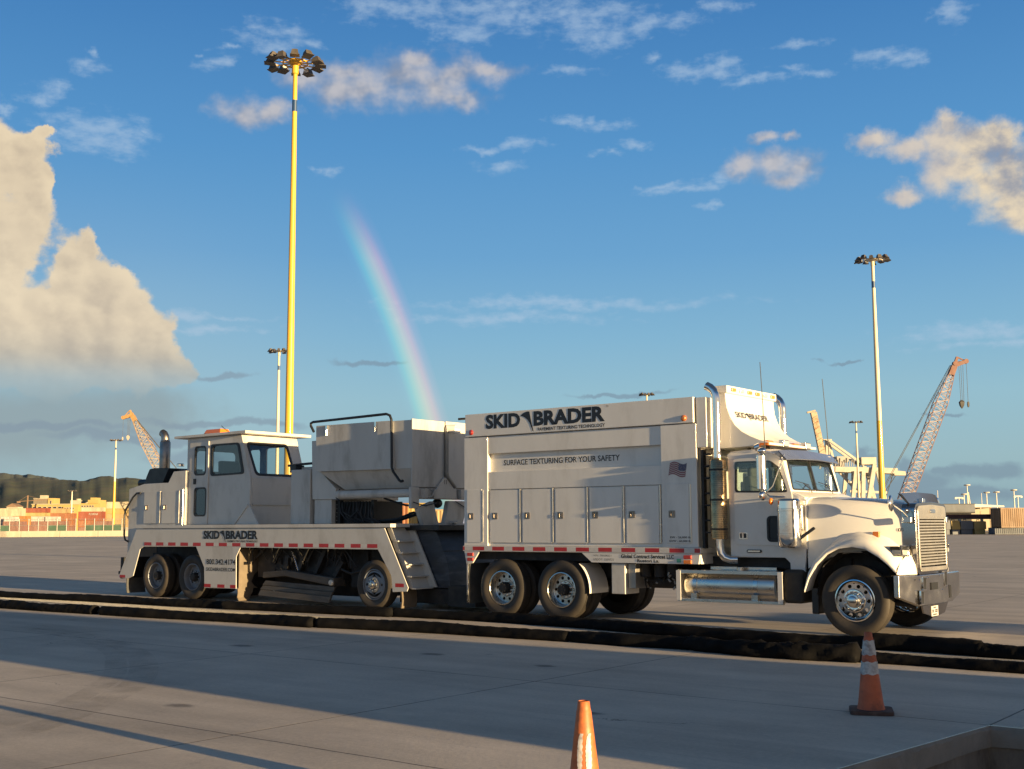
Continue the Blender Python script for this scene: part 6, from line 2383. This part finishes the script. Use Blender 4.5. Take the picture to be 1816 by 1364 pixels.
# buildings beyond the containers
M['wallyellow'] = mat('warm yellow render', (.38, .28, .10), .85, var=.08, vs=.15)
M['wallcream'] = mat('cream render', (.38, .34, .26), .85, var=.08, vs=.15)
M['wallgrey'] = mat('brown grey ribbed wall', (.20, .17, .13), .85, var=.12, vs=.3)
M['windowdark'] = mat('dark window glass', (.03, .03, .035), .15, coat=.3)
M['roofbrown'] = mat('brown roof', (.22, .14, .09), .85, var=.2, vs=.4)


def windows(T, wall, y, rows):
    for x, z, w, h in rows:
        q = MB()
        q.holed([(x - w / 2 - .12, z - .12), (x + w / 2 + .12, z - .12), (x + w / 2 + .12, z + h + .12), (x - w / 2 - .12, z + h + .12)], [[(x - w / 2, z), (x + w / 2, z), (x + w / 2, z + h), (x - w / 2, z + h)]], y - .10, y + .02)
        f = T.part('window', q, M['wallcream'], wall, ang=0)
        q = MB()
        q.box(x - w / 2, x + w / 2, y - .03, y - .01, z, z + h)
        T.part('pane', q, M['windowdark'], f, ang=0)


T = Thing('office_building', 'long warm yellow building with a row of dark windows above the containers', 'building', (-160, 420, 0))
q = MB()
q.box(-10.6, 6.0, 0, 14, 0, 9.8)
q.box(.8, 6.0, -.8, 0, 0, 9.0)
wl = T.part('wall', q, M['wallyellow'], ang=0)
windows(T, wl, 0, [(-9.6 + i * 1.78, 8.45, 1.15, .55) for i in range(6)])
windows(T, wl, -.8, [(1.5 + i * .95, z, .5, .45) for i in range(4) for z in (8.2, 7.0, 5.8)])
windows(T, wl, 0, [])
q = MB()
q.box(6.0, 13.2, 1, 13, 0, 10.2)
q.box(9.0, 12.6, .5, 9, 10.2, 11.4)
q.box(9.8, 11.6, .8, 6, 11.4, 12.2)
T.part('tower', q, M['wallyellow'], ang=0)
q = MB()
q.box(-10.8, 6.2, -.3, 14.2, 9.8, 10.05)
T.part('roof', q, M['wallcream'], ang=0)
windows(T, wl, .98, [(6.9 + i * .95, 8.9, .5, .5) for i in range(5)])
q = MB()
q.box(2.2, 5.5, 2, 8, 10.05, 11.3)
q.cyl((4, 5, 11.3), (4, 5, 11.9), .9, n=12)
T.part('plant_room', q, M['wallcream'], ang=0)
T = Thing('warehouse', 'brown grey block building with a cream end and small roof hut below the hills', 'building', (-238, 600, 0))
q = MB()
for i in range(22):
    q.box(-5 + i * .34, -5 + i * .34 + .2, -.08, 0, 12, 16.0)
q.box(-5, 2.4, 0, 8, 0, 16.2)
T.part('wall', q, M['wallgrey'], ang=0)
q = MB()
q.box(2.4, 5.3, -.4, 8, 0, 16.5)
w_ = T.part('end_wall', q, M['wallyellow'], ang=0)
windows(T, w_, -.4, [(3.9, 13.4, .7, 1.8)])
q = MB()
q.box(-5.1, 2.4, -.2, 8.1, 16.2, 16.45)
q.box(-2.2, .6, 1, 5, 16.45, 18.0)
T.part('roof', q, M['wallcream'], ang=0)
T = Thing('tower_crane', 'thin brown tower crane with level jib in front of the dark hill', 'crane', (-205, 500, 0))
q = MB()
q.beam((0, 0, 0), (0, 0, 15.2), .42)
q.beam((-.8, 0, 12.9), (9.5, 0, 13.4), .28, .22)
q.beam((-4.0, 0, 12.7), (-.8, 0, 12.9), .28, .22)
q.beam((0, 0, 15.2), (6.5, 0, 13.3), .07)
q.beam((0, 0, 15.2), (-3.6, 0, 12.9), .07)
q.box(-4.4, -3.2, -.4, .4, 12.1, 12.8)
T.part('mast', q, M['roofbrown'], ang=0)
for i, (x, w, h, rh, l) in enumerate(((-333, 9, 11.5, 3.2, 'wide pale gabled house below the hill, outermost of the row'), (-322, 8, 12.2, 3.0, 'lit brown roofed house beside the wide pale gabled one'), (-309, 5, 13.2, 2.2, 'small white house with dark roof below the hill'), (-296, 7, 14.0, 2.0, 'white sloped roof house next to the tower crane'), (-250, 7, 15.3, 2.0, 'pale house next to the brown grey block building'))):
    T = Thing('house', l, 'house', (x, 700, 0), R(8 * (i % 3) - 6), group='small houses below the hills')
    q = MB()
    q.box(-w / 2, w / 2, 0, 6, 0, h)
    wl = T.part('wall', q, M['wallcream'], ang=0)
    q = MB()
    q.prism([(-w / 2 - .4, h), (w / 2 + .4, h), (0, h + rh)], -.5, 6.5)
    T.part('roof', q, M['roofbrown'] if i % 2 else M['wallcream'], ang=0)
    windows(T, wl, 0, [(-w * .22, h - 2.2, 1.2, 1.2), (w * .22, h - 2.2, 1.2, 1.2)])

# hills
M['hill'] = mat('dry scrub hillside', (.044, .058, .026), .95, var=.5, vs=.03, dirt=(.092, .082, .045), dirt_amt=.7, ds=.012, stretch=(1, .15, 1.2))
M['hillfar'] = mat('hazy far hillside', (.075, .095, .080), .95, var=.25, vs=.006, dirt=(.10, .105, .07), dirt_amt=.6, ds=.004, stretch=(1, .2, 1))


def hill(name, ridge, yc, depth, m, seed, amp):
    from mathutils import noise as nz
    q = MB()
    cols = []
    n = 160
    for i in range(n + 1):
        t = i / n * (len(ridge) - 1)
        k = min(int(t), len(ridge) - 2)
        f = t - k
        f = f * f * (3 - 2 * f) * .5 + f * .5
        x = ridge[k][0] + (ridge[k + 1][0] - ridge[k][0]) * f
        z = ridge[k][1] + (ridge[k + 1][1] - ridge[k][1]) * f
        z += 1.6 * amp * nz.noise((x * .03, seed, 0)) + .8 * amp * nz.noise((x * .12, seed, 2))
        col = []
        for j in range(26):
            v = j / 20
            h = math.sin(min(v, 1) * math.pi / 2) ** 1.25 if v <= 1 else 1 - (v - 1) * 2.5
            gul = amp * 7 * (nz.noise((x * .012 + seed, v * 1.2, 1)) + .6 * nz.noise((x * .035, v * 3, seed))) * math.sin(min(1, v) * math.pi) ** .8
            ridge_y = yc + depth * (v - 1) + amp * 60 * nz.noise((x * .01, v * .8, seed + 5)) * (1 - abs(2 * min(v, 1) - 1))
            col.append((x * (ridge_y / yc), ridge_y, max(0, z * h) + gul - (0 if j else 1)))
        cols.append(col)
    q.loft(cols, caps=False, closed=False)
    return solo(name, None, None, q, m, kind='structure', ang=180)


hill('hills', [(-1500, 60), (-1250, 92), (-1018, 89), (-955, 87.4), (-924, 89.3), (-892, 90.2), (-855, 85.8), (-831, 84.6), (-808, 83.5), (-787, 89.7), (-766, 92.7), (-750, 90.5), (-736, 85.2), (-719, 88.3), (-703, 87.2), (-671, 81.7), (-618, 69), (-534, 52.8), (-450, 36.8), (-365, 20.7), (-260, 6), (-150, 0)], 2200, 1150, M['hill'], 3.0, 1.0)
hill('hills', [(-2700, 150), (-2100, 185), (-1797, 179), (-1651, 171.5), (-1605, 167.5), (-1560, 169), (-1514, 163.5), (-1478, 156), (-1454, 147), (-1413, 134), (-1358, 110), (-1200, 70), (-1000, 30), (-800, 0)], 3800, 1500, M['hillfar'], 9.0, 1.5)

# ------------------------------------------------------------------ far right: trailer, steel beam, containers, shed
container(70.1, 82.3, 172.5, 1.0, 3.85, 'brown', 'brown corrugated container behind the tip of the dark steel beam', rot=R(13), pitch=.34)
container(70.1, 82.3, 172.5, .02, 1.0, 'grey', 'low grey flat rack under the brown container')
T = Thing('flat_trailer', 'blue grey flat sided trailer body between the grille and the white shed', 'trailer', (66, 192, 0))
q = MB()
q.box(-8, 9.0, 0, 2.5, 3.25, 4.72)
tb = T.part('trailer_body', q, CM['grey'], bev=.05)
q = MB()
q.box(-8, 8.9, -.12, 0, 3.30, 3.48)
q.box(-8, 9.05, -.06, 2.56, 4.72, 4.80)
T.part('side_rail', q, M['black'], tb, ang=0)
q = MB()
for x in (-6, -4.6, 5.2, 6.6):
    q.cyl((x, .1, .55), (x, .6, .55), .55, n=18)
    q.cyl((x, 1.9, .55), (x, 2.4, .55), .55, n=18)
q.box(-7.8, 8.6, .7, 1.8, .9, 3.25)
T.part('running_gear', q, M['chassis'], ang=30)
T = Thing('steel_beam', 'long dark red steel beam with pale tip raised above yellow weights', 'beam', (70, 180, 0))
q = MB()
q.box(-10, 6.2, 0, .9, 2.42, 2.50)
q.box(-10, 6.2, 0, .9, 2.92, 3.0)
q.box(-10, 6.2, .40, .50, 2.50, 2.92)
q.box(-10, 2.0, .02, .08, 2.5, 2.92)
bm_ = T.part('beam_web', q, mat('dark red primer steel', (.07, .022, .02), .6, var=.2, vs=1), ang=0)
q = MB()
q.box(6.2, 8.2, -.05, .95, 2.40, 3.02)
T.part('beam_tip', q, M['polewhite'], bm_, ang=0)
q = MB()
q.box(-10, 4.4, .3, .6, 2.25, 2.42)
for x in (-9, -5.2, -2, 1.4, 4.4):
    q.box(x - .15, x + .15, .2, .7, 0, 2.3)
T.part('trestle', q, M['galv'], ang=0)
for x0, x1, z1, c, tilt, l in ((65.2, 66.5, 2.05, 'gold', -10, 'tilted yellow crane weight under the steel beam'), (66.5, 68.4, 2.0, 'grey', 0, 'dark grey crane weight between the two yellow ones'), (68.5, 70.3, 1.95, 'yellow', 0, 'pale yellow crane weight on a plinth under the steel beam'), (63.2, 65.0, 2.1, 'grey', 0, 'blue grey crane weight next to the grille')):
    T = Thing('crane_weight', l, 'crane weight', ((x0 + x1) / 2, 176, 0), R(4), group='crane weights under the steel beam')
    w_ = (x1 - x0) / 2
    q = MB()
    k = math.tan(R(tilt)) * .9
    q.prism([(-w_, .75), (w_, .75), (w_ + k, z1 - .12), (w_ * .9 + k, z1), (-w_ * .9 + k, z1), (-w_ + k, z1 - .12)], 0, 1.6)
    b_ = T.part('block', q, CM[c], bev=.04)
    q = MB()
    q.box(-w_ * .92, w_ * .85, .1, 1.5, 0, .75)
    T.part('plinth', q, CM['yellow' if c == 'yellow' else 'grey'], bev=.03)
    q = MB()
    q.tube([(-.2 + k, .8, z1), (-.2 + k, .8, z1 + .2), (.2 + k, .8, z1 + .2), (.2 + k, .8, z1)], .05, 6)
    T.part('lifting_eye', q, M['wire'], b_)
T = Thing('open_shed', 'low white roofed open shed with sunlit bays above the grey trailer', 'shed', (104, 262, 0))
q = MB()
q.prism([(-10, 5.35), (-3, 5.9), (4.6, 5.45), (4.6, 5.15), (-10, 5.05)], -.5, 12)
T.part('roof', q, M['polewhite'], ang=0)
q = MB()
q.box(-10, 4.4, 6, 6.3, 0, 5.2)
for z in (4.25, 3.5):
    q.box(-10, -1.2 if z < 4 else .8, -.2, 0, z, z + .38)
T.part('back_wall', q, M['wallcream'], ang=0)
for i in range(7):
    q = MB()
    q.box(-9 + i * 2.1, -8.75 + i * 2.1, -.1, .15, 0, 5.3)
    T.part('column', q, M['rust'], ang=0)
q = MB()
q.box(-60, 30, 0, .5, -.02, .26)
solo('kerb', None, None, q, M['chassis'], base=(76, 189, 0), kind='structure', ang=0)  # black material puts the kerb's shade into its colour
q = MB()
q.box(-60, 40, 0, 30, .0, .10)
solo('pavement', None, None, q, M['strip'], base=(76, 189.5, 0), kind='structure', ang=0)

# ------------------------------------------------------------------ unseen shade casters added outside the frame to the right
T = Thing('foreground_shade_caster', 'grey shed shaped caster added outside the frame to shade the foreground', 'shed', (16, -8, 0), frame=True)
q = MB()
q.prism([(-10.75, 0), (-3.2, 0), (-8.3, 3.4), (-10.75, 3.4)], 13, 19, YZ)  # added caster; its sloped profile is shaped to throw the foreground shade band
wl = T.part('wall', q, M['hopper'], ang=0)
q = MB()
q.prism([(-3.12, 0), (-8.26, 3.48), (-10.78, 3.48), (-10.78, 3.42), (-8.3, 3.42), (-3.2, .02)], 12.9, 19.1, YZ)
T.part('roof', q, M['galv'], ang=0)
q = MB()
q.box(12.95, 13.0, -10.2, -8.4, 0, 2.6)
T.part('door', q, M['visor'], ang=0)
T = Thing('shade_block', 'unseen pale block stack added outside the frame to shade the ground ahead of the lorry', 'shade caster', (7.6, 2.3, 0), frame=True)
q = MB()
q.box(7.2, 8.0, 1.25, 3.3, 0, .42)  # added unseen stack, placed to shade the ground by the front wheels
b_ = T.part('block', q, M['barrier'], bev=.03)
q = MB()
q.box(7.25, 7.95, 1.3, 3.25, .42, .82)
T.part('block', q, M['barrier'], bev=.03)
